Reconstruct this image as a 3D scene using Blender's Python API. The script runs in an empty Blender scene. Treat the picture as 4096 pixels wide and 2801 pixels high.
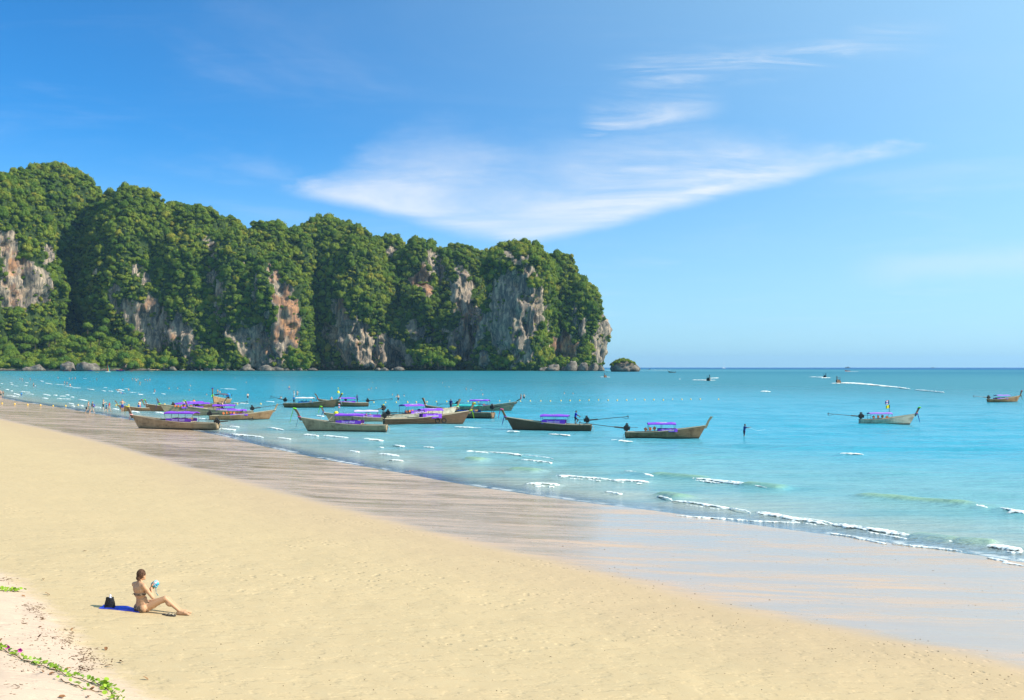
import bpy, math, random
import numpy as np
from mathutils import Vector, Matrix

# ------------------------------------------------------------------ camera, world, sun, exposure
SC = bpy.context.scene
COL = SC.collection
R = math.radians
HAZE = 0.000024
F, CX, HY, CAMH = 4400.0, 2048.0, 1470.0, 7.0      # focal length, centre and horizon of the view (4096 wide), eye height

cam_d = bpy.data.cameras.new('camera')
cam = bpy.data.objects.new('camera', cam_d)
COL.objects.link(cam)
cam_d.sensor_width = 36.0
cam_d.lens = 36.0 * F / 4096.0
cam_d.shift_y = (HY - 2801 / 2) / 4096.0
cam_d.clip_start = 0.3
cam_d.clip_end = 90000
cam.location = (0, 0, CAMH)
cam.rotation_euler = (R(90), 0, 0)
SC.camera = cam

SUN_AZ, SUN_EL = 102.0, 35.0                        # clockwise from +Y, above the horizon
sun_d = bpy.data.lights.new('sun', 'SUN')
sun = bpy.data.objects.new('sun', sun_d)
COL.objects.link(sun)
sun_d.energy = 4.9
sun_d.angle = R(0.53)
sun_d.color = (1.0, 0.93, 0.80)
to_sun = Vector((math.sin(R(SUN_AZ)) * math.cos(R(SUN_EL)), math.cos(R(SUN_AZ)) * math.cos(R(SUN_EL)), math.sin(R(SUN_EL))))
sun.rotation_euler = to_sun.to_track_quat('Z', 'Y').to_euler()
sun.location = to_sun * 50

vs = SC.view_settings
vs.view_transform = 'Standard'
vs.look = 'None'
vs.gamma = 1.0
vs.exposure = 0.60
vs.use_curve_mapping = False
cy = SC.cycles
cy.max_bounces = 6
cy.diffuse_bounces = 2
cy.glossy_bounces = 3
cy.transmission_bounces = 4
cy.transparent_max_bounces = 12
cy.volume_bounces = 0
cy.caustics_reflective = False
cy.caustics_refractive = False
cy.use_adaptive_sampling = True
cy.adaptive_threshold = 0.01
cy.use_denoising = True
SC.render.film_transparent = False


# ------------------------------------------------------------------ node helpers
class E:
    """a shader value that can be combined with + - * / and the functions below"""
    nt = None

    def __init__(s, sock): s.s = sock
    def __add__(a, b): return mth('ADD', a, b)
    def __radd__(a, b): return mth('ADD', b, a)
    def __sub__(a, b): return mth('SUBTRACT', a, b)
    def __rsub__(a, b): return mth('SUBTRACT', b, a)
    def __mul__(a, b): return mth('MULTIPLY', a, b)
    def __rmul__(a, b): return mth('MULTIPLY', b, a)
    def __truediv__(a, b): return mth('DIVIDE', a, b)
    def __rtruediv__(a, b): return mth('DIVIDE', b, a)


def nd(t):
    return E.nt.nodes.new(t)


def put(sock, v):
    if isinstance(v, E):
        E.nt.links.new(v.s, sock)
    elif isinstance(v, (tuple, list)) and len(v) == 3 and sock.type == 'RGBA':
        sock.default_value = (*v, 1)
    else:
        sock.default_value = v


def mth(op, a, b=0.0, c=0.0, clamp=False):
    n = nd('ShaderNodeMath'); n.operation = op; n.use_clamp = clamp
    put(n.inputs[0], a); put(n.inputs[1], b)
    if op in ('MULTIPLY_ADD', 'SMOOTH_MIN', 'SMOOTH_MAX', 'COMPARE'): put(n.inputs[2], c)
    return E(n.outputs[0])


def emax(a, b): return mth('MAXIMUM', a, b)
def emin(a, b): return mth('MINIMUM', a, b)


def sstep(a, b, x, lo=0.0, hi=1.0):
    n = nd('ShaderNodeMapRange'); n.interpolation_type = 'SMOOTHSTEP'
    put(n.inputs['Value'], x); put(n.inputs['From Min'], a); put(n.inputs['From Max'], b)
    put(n.inputs['To Min'], lo); put(n.inputs['To Max'], hi)
    return E(n.outputs[0])


def mixc(f, a, b, mode='MIX'):
    n = nd('ShaderNodeMix'); n.data_type = 'RGBA'; n.blend_type = mode
    put(n.inputs[0], f); put(n.inputs[6], a); put(n.inputs[7], b)
    return E(n.outputs[2])


def coords(kind='Object'):
    n = nd('ShaderNodeTexCoord')
    return E(n.outputs[kind])


def position():
    n = nd('ShaderNodeNewGeometry'); return E(n.outputs['Position'])


def vscale(v, x, y, z, rot=(0, 0, 0)):
    n = nd('ShaderNodeMapping'); put(n.inputs['Vector'], v)
    n.inputs['Scale'].default_value = (x, y, z)
    n.inputs['Rotation'].default_value = rot
    return E(n.outputs[0])


def noise(v, scale=1.0, detail=4.0, rough=0.55, dist=0.0, col=False):
    n = nd('ShaderNodeTexNoise'); put(n.inputs['Vector'], v)
    n.inputs['Scale'].default_value = scale; n.inputs['Detail'].default_value = detail
    n.inputs['Roughness'].default_value = rough; n.inputs['Distortion'].default_value = dist
    return E(n.outputs['Color' if col else 'Fac'])


def sep(v):
    n = nd('ShaderNodeSeparateXYZ'); put(n.inputs[0], v)
    return [E(o) for o in n.outputs]


def comb(x, y, z):
    n = nd('ShaderNodeCombineXYZ')
    for i, q in enumerate((x, y, z)): put(n.inputs[i], q)
    return E(n.outputs[0])


def attr(name, kind='GEOMETRY', out='Fac'):
    n = nd('ShaderNodeAttribute'); n.attribute_name = name; n.attribute_type = kind
    return E(n.outputs[out])


def bump(h, strength=0.3, dist=0.1, normal=None):
    n = nd('ShaderNodeBump'); put(n.inputs['Height'], h)
    n.inputs['Strength'].default_value = strength; n.inputs['Distance'].default_value = dist
    if normal is not None: put(n.inputs['Normal'], normal)
    return E(n.outputs[0])


def mat(name):
    m = bpy.data.materials.new(name); m.use_nodes = True
    E.nt = m.node_tree; E.nt.nodes.clear()
    return m


def out(sh, vol=None):
    o = nd('ShaderNodeOutputMaterial')
    if sh is not None: put(o.inputs['Surface'], sh)
    if vol is not None: put(o.inputs['Volume'], vol)


def princ(color, rough=0.7, normal=None, spec=0.3, metal=0.0, ior=1.45):
    n = nd('ShaderNodeBsdfPrincipled')
    put(n.inputs['Base Color'], color); put(n.inputs['Roughness'], rough)
    put(n.inputs['Specular IOR Level'], spec); put(n.inputs['Metallic'], metal)
    n.inputs['IOR'].default_value = ior
    if normal is not None: put(n.inputs['Normal'], normal)
    return E(n.outputs[0])


def mixs(f, a, b):
    n = nd('ShaderNodeMixShader'); put(n.inputs[0], f); put(n.inputs[1], a); put(n.inputs[2], b)
    return E(n.outputs[0])


# ------------------------------------------------------------------ sky with cirrus
world = bpy.data.worlds.new('World'); SC.world = world; world.use_nodes = True
E.nt = world.node_tree; E.nt.nodes.clear()
sk = nd('ShaderNodeTexSky'); sk.sky_type = 'NISHITA'; sk.sun_disc = False
sk.sun_elevation = R(SUN_EL); sk.sun_rotation = R(SUN_AZ)
sk.altitude = 0; sk.air_density = 0.6; sk.dust_density = 0.7; sk.ozone_density = 4.5
hs = nd('ShaderNodeHueSaturation'); E.nt.links.new(sk.outputs[0], hs.inputs['Color'])
hs.inputs['Saturation'].default_value = 1.20
hs.inputs['Value'].default_value = 1.0
skycol = mixc(1.0, E(hs.outputs[0]), (0.62, 1.16, 1.19), 'MULTIPLY')
dirv = coords('Generated')
dx, dy, dz = sep(dirv)
yy = emax(dy, 0.08)
U = dx / yy                      # tangent of the bearing from +Y
V = dz / yy                      # tangent of the height
zz = emax(dz, 0.03)
plane = comb(dx / zz, dy / zz, 0.0)              # where the line of sight meets a high flat cloud layer
warp = noise(comb(U * 3.0, V * 5.0, 0.3), 1.6, 4, 0.6) - 0.5
warp2 = noise(comb(U * 9.0, V * 22.0, 1.7), 1.3, 5, 0.65) - 0.5
streak = noise(vscale(comb(U, V, 0.0), 4.0, 30.0, 1.0, (0, 0, R(-9))), 1.0, 6, 0.62, 0.6)
fibre = noise(vscale(comb(U, V, 0.0), 6.0, 42.0, 1.0, (0, 0, R(14))), 1.0, 6, 0.65, 0.9)


def line(x0, y0, x1, y1, wv=0.0):
    """height of the line of sight above a line through two bearings, both given in view units of 1/4400"""
    u0, v0, u1, v1 = (x0 - CX) / F, (HY - y0) / F, (x1 - CX) / F, (HY - y1) / F
    k = (v1 - v0) / (u1 - u0)
    d = V - (U - u0) * k - v0
    return d + warp * wv if wv else d


def uu(x): return (x - CX) / F


LA = V - line(1080, 775, 2110, 1010)          # height of the two lower edges of the big cloud
LB = V - line(2060, 1010, 3900, 568)
low_edge = mth('SMOOTH_MAX', LA, LB, 0.010)
dM = V - low_edge + warp * 0.016 + warp2 * 0.008
thick = sstep(uu(1030), uu(1800), U, 0.004, 0.120) * sstep(uu(3980), uu(2150), U, 0.04, 1.0)
wM = sstep(0.0, 0.016, dM) * sstep(thick, thick * 0.10, dM + warp2 * 0.035) * sstep(uu(1050), uu(1250), U) * sstep(uu(4000), uu(3500), U)
dC = line(2500, 300, 3750, 150, 0.03) + warp2 * 0.02
wC = sstep(-0.025, 0.0, dC) * sstep(0.022, 0.0, dC) * sstep(uu(2350), uu(2650), U) * sstep(uu(3900), uu(3200), U)
dD = line(2330, 520, 2800, 430, 0.03) + warp2 * 0.03
wD = sstep(-0.016, 0.002, dD) * sstep(0.03, 0.0, dD) * sstep(uu(2280), uu(2420), U) * sstep(uu(2950), uu(2650), U)
dF_ = line(3000, 1130, 4300, 1010, 0.03) + warp2 * 0.02
wF = sstep(-0.022, 0.0, dF_) * sstep(0.022, 0.0, dF_) * sstep(uu(3300), uu(3700), U)
side = sstep(uu(1900), uu(2500), U)
tex = streak * (1.0 - side) + fibre * side
body = wM * (0.30 + sstep(0.25, 0.75, tex) * 0.72)
wis = emax(wC * sstep(0.40, 0.75, fibre), wD * sstep(0.32, 0.7, fibre) * 0.9)
veil = sstep(0.50, 0.85, noise(plane, 0.55, 6, 0.6, 0.8)) * 0.30 + sstep(0.5, 0.9, streak) * 0.10
mask = mth('MULTIPLY', emax(emax(body * 0.88, wis * 0.55), emax(wF * 0.22, veil * 0.55)), sstep(0.0, 0.05, dz), clamp=True)
vd = nd('ShaderNodeVectorMath'); vd.operation = 'DOT_PRODUCT'; put(vd.inputs[0], dirv); vd.inputs[1].default_value = to_sun
aureole = sstep(-0.34, 0.87, E(vd.outputs['Value'])) * 0.80      # thin bright haze round the sun
skycol = mixc(aureole, skycol, (4.0, 6.3, 7.4))
skycol = mixc(sstep(0.21, 0.0, dz) * 0.50, skycol, (3.5, 4.8, 5.45))      # pale haze low down
skyc = mixc(mask, skycol, (5.6, 5.75, 5.9))
bg = nd('ShaderNodeBackground'); put(bg.inputs['Color'], skyc); bg.inputs['Strength'].default_value = 0.117
wo = nd('ShaderNodeOutputWorld'); E.nt.links.new(bg.outputs[0], wo.inputs['Surface'])


# ------------------------------------------------------------------ mesh helpers
class MB:
    def __init__(s): s.v = []; s.f = []; s.m = []

    def add(s, verts, faces, mi=0):
        o = len(s.v)
        s.v.extend([tuple(map(float, p)) for p in verts])
        s.f.extend([tuple(i + o for i in f) for f in faces]); s.m.extend([mi] * len(faces))
        return s

    def box(s, c, size, rot=None, taper=1.0, mi=0):
        hx, hy, hz = size[0] / 2, size[1] / 2, size[2] / 2
        vs_ = []
        for k in (-1, 1):
            q = taper if k > 0 else 1.0
            vs_ += [Vector((-hx * q, -hy * q, k * hz)), Vector((hx * q, -hy * q, k * hz)), Vector((hx * q, hy * q, k * hz)), Vector((-hx * q, hy * q, k * hz))]
        if rot is not None: vs_ = [rot @ p for p in vs_]
        c = Vector(c)
        return s.add([p + c for p in vs_], [(3, 2, 1, 0), (4, 5, 6, 7), (0, 1, 5, 4), (1, 2, 6, 5), (2, 3, 7, 6), (3, 0, 4, 7)], mi)

    def tube(s, path, rad, n=8, caps=True, mi=0, flat=1.0):
        path = [Vector(p) for p in path]
        if not hasattr(rad, '__len__'): rad = [rad] * len(path)
        vs_, up = [], None
        for i, p in enumerate(path):
            d = (path[min(i + 1, len(path) - 1)] - path[max(i - 1, 0)])
            d = d.normalized() if d.length > 1e-9 else Vector((0, 0, 1))
            if up is None: up = d.orthogonal().normalized()
            up = (up - d * up.dot(d)); up = up.normalized() if up.length > 1e-6 else d.orthogonal().normalized()
            w = d.cross(up)
            for k in range(n):
                a = 2 * math.pi * k / n
                vs_.append(p + (up * math.cos(a) * flat + w * math.sin(a)) * rad[i])
        fs = []
        for i in range(len(path) - 1):
            for k in range(n):
                fs.append((i * n + k, i * n + (k + 1) % n, (i + 1) * n + (k + 1) % n, (i + 1) * n + k))
        if caps:
            fs.append(tuple(range(n - 1, -1, -1))); fs.append(tuple((len(path) - 1) * n + k for k in range(n)))
        return s.add(vs_, fs, mi)

    def ell(s, c, r, rot=None, nu=12, nv=8, mi=0):
        if not hasattr(r, '__len__'): r = (r, r, r)
        vs_, fs = [], []
        for j in range(1, nv):
            t = math.pi * j / nv
            for i in range(nu):
                a = 2 * math.pi * i / nu
                vs_.append(Vector((r[0] * math.sin(t) * math.cos(a), r[1] * math.sin(t) * math.sin(a), r[2] * math.cos(t))))
        top, bot = len(vs_), len(vs_) + 1
        vs_ += [Vector((0, 0, r[2])), Vector((0, 0, -r[2]))]
        for j in range(nv - 2):
            for i in range(nu):
                fs.append((j * nu + i, (j + 1) * nu + i, (j + 1) * nu + (i + 1) % nu, j * nu + (i + 1) % nu))
        for i in range(nu):
            fs.append((top, i, (i + 1) % nu)); fs.append((bot, (nv - 2) * nu + (i + 1) % nu, (nv - 2) * nu + i))
        if rot is not None: vs_ = [rot @ p for p in vs_]
        c = Vector(c)
        return s.add([p + c for p in vs_], fs, mi)

    def cap(s, a, b, ra, rb, n=10):
        """a tapered capsule"""
        a, b = Vector(a), Vector(b)
        d = (b - a); L = d.length; d.normalize()
        pts, rr = [], []
        for t in (-1, -0.85, -0.5): pts.append(a + d * ra * t); rr.append(max(0.02 * ra, ra * math.sqrt(max(0, 1 - t * t))))
        for t in (0, 0.33, 0.67, 1.0): pts.append(a + d * L * t); rr.append(ra + (rb - ra) * t)
        for t in (0.5, 0.85, 1): pts.append(b + d * rb * t); rr.append(max(0.02 * rb, rb * math.sqrt(max(0, 1 - t * t))))
        return s.tube(pts, rr, n)

    def loft(s, rows, closed=False, mi=0):
        n = len(rows[0]); vs_ = [p for r in rows for p in r]; fs = []
        for i in range(len(rows) - 1):
            for k in range(n if closed else n - 1):
                fs.append((i * n + k, i * n + (k + 1) % n, (i + 1) * n + (k + 1) % n, (i + 1) * n + k))
        return s.add(vs_, fs, mi)

    def mesh(s, name, smooth=False):
        me = bpy.data.meshes.new(name); me.from_pydata(s.v, [], s.f)
        if any(s.m): me.polygons.foreach_set('material_index', s.m)
        if smooth: me.polygons.foreach_set('use_smooth', [True] * len(me.polygons))
        me.update()
        return me

    def build(s, name, material, parent=None, smooth=False):
        return link(name, s.mesh(name, smooth), material, parent)


def link(name, me, material=None, parent=None):
    o = bpy.data.objects.new(name, me); COL.objects.link(o)
    if material is not None:
        ms = material if isinstance(material, (list, tuple)) else [material]
        if len(me.materials) == 0:
            for m in ms: me.materials.append(m)
    if parent is not None: o.parent = parent
    return o


def tag(o, label, cat=None, group=None, kind=None):
    o['label'] = label
    if cat: o['category'] = cat
    if group: o['group'] = group
    if kind: o['kind'] = kind
    return o


def empty(name, loc=(0, 0, 0), rz=0.0, parent=None):
    o = bpy.data.objects.new(name, None); COL.objects.link(o)
    o.location = loc; o.rotation_euler = (0, 0, rz); o.empty_display_size = 0.1
    if parent is not None: o.parent = parent
    return o


def np_mesh(name, verts, quads, smooth=True):
    me = bpy.data.meshes.new(name)
    nv, nf = len(verts), len(quads); k = quads.shape[1]
    me.vertices.add(nv); me.vertices.foreach_set('co', np.ascontiguousarray(verts, np.float32).ravel())
    me.loops.add(nf * k); me.loops.foreach_set('vertex_index', np.ascontiguousarray(quads, np.int32).ravel())
    me.polygons.add(nf); me.polygons.foreach_set('loop_start', np.arange(0, nf * k, k, dtype=np.int32))
    me.polygons.foreach_set('use_smooth', np.full(nf, smooth))
    me.update(calc_edges=True)
    return me


def set_attr(me, name, arr):
    a = me.attributes.new(name, 'FLOAT', 'POINT'); a.data.foreach_set('value', np.ascontiguousarray(arr, np.float32).ravel())


def grid_quads(nr, nc, wrap=False):
    i = np.arange(nr - 1)[:, None]; j = np.arange(nc if wrap else nc - 1)[None, :]
    j2 = (j + 1) % nc
    return np.stack([i * nc + j, i * nc + j2, (i + 1) * nc + j2, (i + 1) * nc + j], -1).reshape(-1, 4)


def _h(ix, iy, iz):
    n = (ix.astype(np.int64) * 374761393 + iy.astype(np.int64) * 668265263 + iz.astype(np.int64) * 1274126177) & 0xffffffff
    n = ((n ^ (n >> 13)) * 1274126177) & 0xffffffff
    return ((n ^ (n >> 16)) & 0xffff) / 32767.5 - 1.0


def vnoise(x, y, z):
    xi, yi, zi = np.floor(x), np.floor(y), np.floor(z)
    fx, fy, fz = x - xi, y - yi, z - zi
    xi, yi, zi = xi.astype(np.int64), yi.astype(np.int64), zi.astype(np.int64)
    sx, sy, sz = [t * t * t * (t * (t * 6 - 15) + 10) for t in (fx, fy, fz)]
    r = 0
    for a in (0, 1):
        for b in (0, 1):
            for c in (0, 1):
                r = r + _h(xi + a, yi + b, zi + c) * (sx if a else 1 - sx) * (sy if b else 1 - sy) * (sz if c else 1 - sz)
    return r


def fbm(x, y, z, o=4, g=0.5):
    x, y, z = np.broadcast_arrays(np.asarray(x, float), np.asarray(y, float), np.asarray(z, float))
    r, a, q = 0, 1.0, 0.0
    for i in range(o):
        r = r + a * vnoise(x + i * 17.3, y - i * 5.1, z + i * 9.7); q += a
        x, y, z = x * 2.03, y * 2.03, z * 2.03; a *= g
    return r / q


def nstep(a, b, x):
    t = np.clip((x - a) / (b - a), 0, 1); return t * t * (3 - 2 * t)


# ------------------------------------------------------------------ the lie of the land
def flat(px, py, z=0.0):
    """point at height z that the view shows at (px, py)"""
    d = (CAMH - z) * F / (py - HY)
    return Vector(((px - CX) / F * d, d, z))


def smooth_line(pts, it=2):
    p = np.array(pts, float)
    for _ in range(it):
        q = [p[0]]
        for a, b in zip(p[:-1], p[1:]): q += [a * .75 + b * .25, a * .25 + b * .75]
        q.append(p[-1]); p = np.array(q)
    return p


K = 4096 / 2324.0
WATER_EDGE = [(2324, 1275), (2100, 1243), (1900, 1216), (1700, 1190), (1500, 1160), (1330, 1141), (1180, 1119), (1050, 1100), (900, 1071), (750, 1046), (600, 1014), (490, 985), (370, 966), (250, 945), (120, 922), (0, 905)]
DRY_EDGE = [(2324, 1502), (2000, 1443), (1800, 1402), (1600, 1358), (1400, 1305), (1200, 1257), (1000, 1212), (800, 1158), (600, 1106), (400, 1052), (230, 1003), (100, 972), (0, 952)]
BANK_EDGE = [(640, 2801), (473, 2725), (378, 2616), (290, 2520), (227, 2446), (110, 2350), (0, 2276)]
sh = [flat(x * K, y * K)[:2] for x, y in WATER_EDGE]
SHORE = smooth_line([(120, -160), (62, -30), (34, 14)] + sh + [(-215, 425), (-470, 930), (-790, 1580), (-1085, 2160), (-1030, 2215), (-760, 2235), (-700, 2450), (60, 2460), (100, 2480), (100, 2620), (-1000, 5000), (-30000, 60000)])
dr = [flat(x * K, y * K, 0.55)[:2] for x, y in DRY_EDGE]
DRY = smooth_line([(90, -165), (38, -40), (18, 8)] + dr + [(-190, 330), (-480, 890), (-810, 1570), (-1110, 2165), (-1030, 2235), (-770, 2255), (-710, 2470), (60, 2480), (90, 2500), (80, 2640), (-1060, 5000), (-31000, 60000)])
BANK = smooth_line([(22, -60), (6, -12), (-1.5, 8)] + [flat(x, y, 2.15)[:2] for x, y in BANK_EDGE] + [(-22, 34), (-50, 62), (-150, 220)])


def sdist(P, line_):
    """signed distance to a polyline, positive on its left side walking along it (landward)"""
    A, B = line_[:-1], line_[1:]
    if len(P) <= 64:
        D = B - A; L2 = np.maximum((D * D).sum(1), 1e-9)
        Q = P[:, None, :] - A[None]
        t = np.clip((Q * D[None]).sum(2) / L2, 0, 1)
        w = Q - t[..., None] * D[None]; dd = (w * w).sum(2)
        i = np.argmin(dd, 1); k = np.arange(len(P))
        cr = D[i, 0] * Q[k, i, 1] - D[i, 1] * Q[k, i, 0]
        return np.sqrt(dd[k, i]) * np.where(cr < 0, -1.0, 1.0)
    best = np.full(len(P), 1e18); sg = np.ones(len(P))
    for a, b in zip(A, B):
        d = b - a; L2 = d @ d
        if L2 < 1e-9: continue
        q = P - a
        t = np.clip((q @ d) / L2, 0, 1)
        w = q - t[:, None] * d
        dd = (w * w).sum(1)
        cr = d[0] * q[:, 1] - d[1] * q[:, 0]
        m = dd < best - 1e-9
        best = np.where(m, dd, best); sg = np.where(m, np.sign(cr), sg)
    return np.sqrt(best) * sg


def land(P, fine=True):
    """height of the ground, distance landward of the water's edge, of the dry edge, and of the bank"""
    P = np.atleast_2d(np.asarray(P, float))
    a, b, c = sdist(P, SHORE), sdist(P, DRY), sdist(P, BANK)
    x, y = P[:, 0], P[:, 1]
    wet = 0.55 * np.clip(a, 0, None) / np.maximum(np.clip(a, 0, None) + np.clip(-b, 0, None), 1e-6)
    wet = 0.55 * (wet / 0.55) ** 1.25
    bb = np.clip(b, 0, None)
    dry = 0.55 + 0.092 * bb - 0.0 * bb
    dry = np.where(bb > 18, 0.55 + 0.092 * 18 + 0.06 * (bb - 18), dry)
    dry = np.minimum(dry, 3.6)
    sea = np.where(a > -60, 0.028 * a, -1.68 + 0.012 * (a + 60)); sea = np.maximum(sea, -9)
    z = np.where(a < 0, sea, np.where(b > 0, dry, wet))
    bank = nstep(-0.3, 2.2, c) * 0.30 + np.clip(c, 0, 12) * 0.05
    z = z + np.where(b > 0, bank, 0)
    r = np.hypot(x, y)
    z = z + 1.4 * nstep(9, 1, r) * (a > 0)
    z = np.where((y > 2228) & (x > -745), np.minimum(z, -1.5), z)
    if not fine: return z, a, b, c
    near = nstep(160, 25, r)
    z = z + near * nstep(0, 3, b) * (0.035 * fbm(x / 2.2, y / 2.2, 3.1, 3) + 0.012 * fbm(x / 0.5, y / 0.5, 1.2, 2) * (1 + 1.5 * nstep(-.5, .5, c)))
    z = z + near * nstep(0, 6, a) * nstep(0, -3, b) * 0.010 * fbm(x / 5, y / 1.1, 2.2, 3)
    return z, a, b, c


def ground(x, y):
    return float(land([(x, y)])[0][0])


def on_land(px, py):
    return Vector(on_land_many([(px, py)])[0])


def on_land_many(pts):
    q = np.array(pts, float); z = np.ones(len(q))
    for i in range(13):
        d = (CAMH - z) * F / (q[:, 1] - HY); P = np.stack([(q[:, 0] - CX) / F * d, d], 1)
        z = 0.35 * z + 0.65 * land(P, i > 10)[0]
    d = (CAMH - z) * F / (q[:, 1] - HY)
    return np.stack([(q[:, 0] - CX) / F * d, d, z], 1)


def dense_angles(lo, hi, n, coarse):
    fine = np.linspace(lo, hi, n); rest = np.linspace(hi, lo + 360, coarse + 2)[1:-1]
    return np.radians(np.concatenate([fine, rest]))


# ground
def sand_material():
    m = mat('beach_sand')
    p = position()
    a = attr('shore'); b = attr('dry'); c = attr('bank')
    px_, py_, pz_ = sep(p)
    n1 = noise(p, 0.35, 5, 0.6); n2 = noise(p, 3.0, 5, 0.65); n3 = noise(vscale(p, 7, 28, 20), 1.0, 4, 0.6); n4 = noise(p, 45, 3, 0.7)
    dryc = mixc(n1, (0.455, 0.345, 0.200), (0.51, 0.382, 0.225))
    dryc = mixc(sstep(0.35, 0.75, n2) * 0.5, dryc, (0.485, 0.384, 0.236))
    damp = sstep(9.0, 0.5, b + (n1 - 0.5) * 7.0)
    dryc = mixc(damp * 0.6, dryc, (0.44, 0.32, 0.205))
    bankm = sstep(-0.35, 0.5, c + (n2 - 0.5) * 1.2)
    dryc = mixc(bankm, dryc, mixc(n3, (0.58, 0.44, 0.335), (0.50, 0.365, 0.275)))
    grain = mixc(sstep(0.55, 0.8, n4) * 0.30, dryc, (0.30, 0.22, 0.15))
    specks = sstep(0.735, 0.775, noise(vscale(p, 5.0, 9.0, 5.0), 2.0, 2, 0.5)) * 0.7
    grain = mixc(specks, grain, (0.24, 0.19, 0.11))
    # the wet strip: streaks of bare sand between films of water
    st = noise(vscale(p, 0.10, 0.55, 1.0, (0, 0, R(10))), 1.0, 7, 0.68, 0.8)
    st2 = noise(vscale(p, 0.55, 2.3, 1.0, (0, 0, R(14))), 1.0, 6, 0.66, 1.1)
    sand = sstep(0.39, 0.65, st * 0.65 + st2 * 0.35 - sstep(-4.0, 14.0, px_) * 0.03)
    wetc = mixc(sand, (0.44, 0.325, 0.230), (0.55, 0.375, 0.255))
    wetc = mixc(sstep(0.52, 0.70, st2) * 0.28, wetc, (0.34, 0.26, 0.18))
    wetc = mixc(sstep(1.0, -1.5, a), wetc, (0.54, 0.46, 0.345))
    wetm = sstep(1.5, -0.9, b + (n1 - 0.5) * 0.9)
    col = mixc(wetm, grain, wetc)
    rgh = mixc(wetm, (0.92, 0.92, 0.92), mixc(sand, (0.07, 0.07, 0.07), (0.45, 0.45, 0.45)))
    hgt = n2 * 0.35 + n3 * 0.5 + n4 * 0.08
    dimple = sstep(0.62, 0.5, noise(vscale(p, 2.2, 3.6, 2.0), 1.0, 3, 0.55)) * 0.6
    vo = nd('ShaderNodeTexVoronoi'); put(vo.inputs['Vector'], vscale(p, 1.9, 1.3, 1.0, (0, 0, R(25)))); vo.inputs['Scale'].default_value = 1.6
    foot = sstep(0.10, 0.30, E(vo.outputs['Distance'])) * sstep(0.50, 0.62, noise(p, 0.22, 3, 0.5))
    hgt = hgt + foot * 1.1
    nb = bump((hgt + dimple * sstep(-1, 3, b)) * sstep(-0.6, 0.8, b), 0.6, 0.026)
    nb = bump((st2 * 0.6 + st) * wetm, 0.22, 0.05, nb)
    sp = mixc(wetm, (0.1, 0.1, 0.1), mixc(sand, (0.8, 0.8, 0.8), (0.35, 0.35, 0.35)))
    out(princ(col, rgh, nb, sp, ior=1.34))
    return m


ang = dense_angles(-36, 36, 420, 110)
rad = np.concatenate([[0.0, 1.5, 3, 5, 7], np.exp(np.linspace(math.log(9), math.log(330), 330)), np.exp(np.linspace(math.log(340), math.log(2600), 70)), [5000, 15000, 45000]])
RR, AA = np.meshgrid(rad, ang, indexing='ij')
PX, PY = (RR * np.sin(AA)).ravel(), (RR * np.cos(AA)).ravel()
gz, ga, gb, gc = land(np.stack([PX, PY], 1))
gz = np.where(RR.ravel() > 4000, np.minimum(gz, -6), gz)
me = np_mesh('beach', np.stack([PX, PY, gz], 1), grid_quads(len(rad), len(ang), True)[:, ::-1])
set_attr(me, 'shore', ga); set_attr(me, 'dry', gb); set_attr(me, 'bank', gc)
M_SAND = sand_material()
tag(link('beach', me, M_SAND), 'pale yellow sand beach running down to a wet strip at the water', 'beach', kind='structure')

# foam patches: ends in view coordinates (4096 wide), size
def r1(x, y): return (x / 3.32, 1450 + y / 3.32)
def r6(x, y): return (1700 + x / 0.97, 1700 + y / 0.97)
def r7(x, y): return (x / 1.367, 1500 + y / 1.367)


BREAKERS = []        # x0, y0, x1, y1, height of swell, foam yes/no
for a_ in [(158, 105, 250, 112), (262, 112, 372, 120), (378, 140, 490, 152), (790, 186, 890, 204), (1020, 210, 1285, 238), (515, 202, 720, 218), (735, 220, 868, 226),
           (972, 302, 1195, 330), (1295, 350, 1560, 392), (1600, 392, 1890, 440), (2020, 455, 2090, 463), (2190, 474, 2324, 496), (2100, 312, 2190, 330), (2230, 330, 2330, 350),
           (1615, 115, 1700, 119), (1735, 17, 1790, 21), (120, 9, 190, 12), (190, 13, 255, 18), (325, 26, 370, 28), (483, 38, 560, 42), (735, 60, 805, 67), (715, 262, 775, 272),
           (400, 233, 520, 238), (0, 88, 40, 90)]:
    (x0, y0), (x1, y1) = r6(a_[0], a_[1]), r6(a_[2], a_[3])
    BREAKERS.append((x0, y0, x1, y1, 0.17 if x1 - x0 > 80 else 0.11, True))
for a_ in [(890, 200, 1080, 214), (1700, 282, 2100, 316), (1240, 236, 1380, 246), (1880, 440, 2040, 460), (2060, 462, 2200, 474), (915, 275, 990, 290), (335, 178, 430, 184), (160, 138, 215, 142)]:
    (x0, y0), (x1, y1) = r6(a_[0], a_[1]), r6(a_[2], a_[3])
    BREAKERS.append((x0, y0, x1, y1, 0.28, False))
for a_ in [(1275, 327, 1440, 345), (1470, 292, 1550, 304), (1670, 330, 1740, 338), (1780, 336, 1910, 348), (1990, 352, 2090, 364), (1530, 350, 1600, 356), (2165, 390, 2220, 397),
           (1925, 420, 1980, 427), (2085, 436, 2190, 450), (2075, 403, 2100, 406), (1205, 298, 1290, 304), (1265, 285, 1315, 290), (1210, 76, 1290, 80), (1285, 155, 1360, 160), (1460, 147, 1500, 150),
           (2130, 474, 2200, 478), (1730, 224, 1775, 230), (1070, 240, 1125, 246)]:
    (x0, y0), (x1, y1) = r7(a_[0], a_[1]), r7(a_[2], a_[3])
    BREAKERS.append((x0, y0, x1, y1, 0.16, True))
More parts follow.
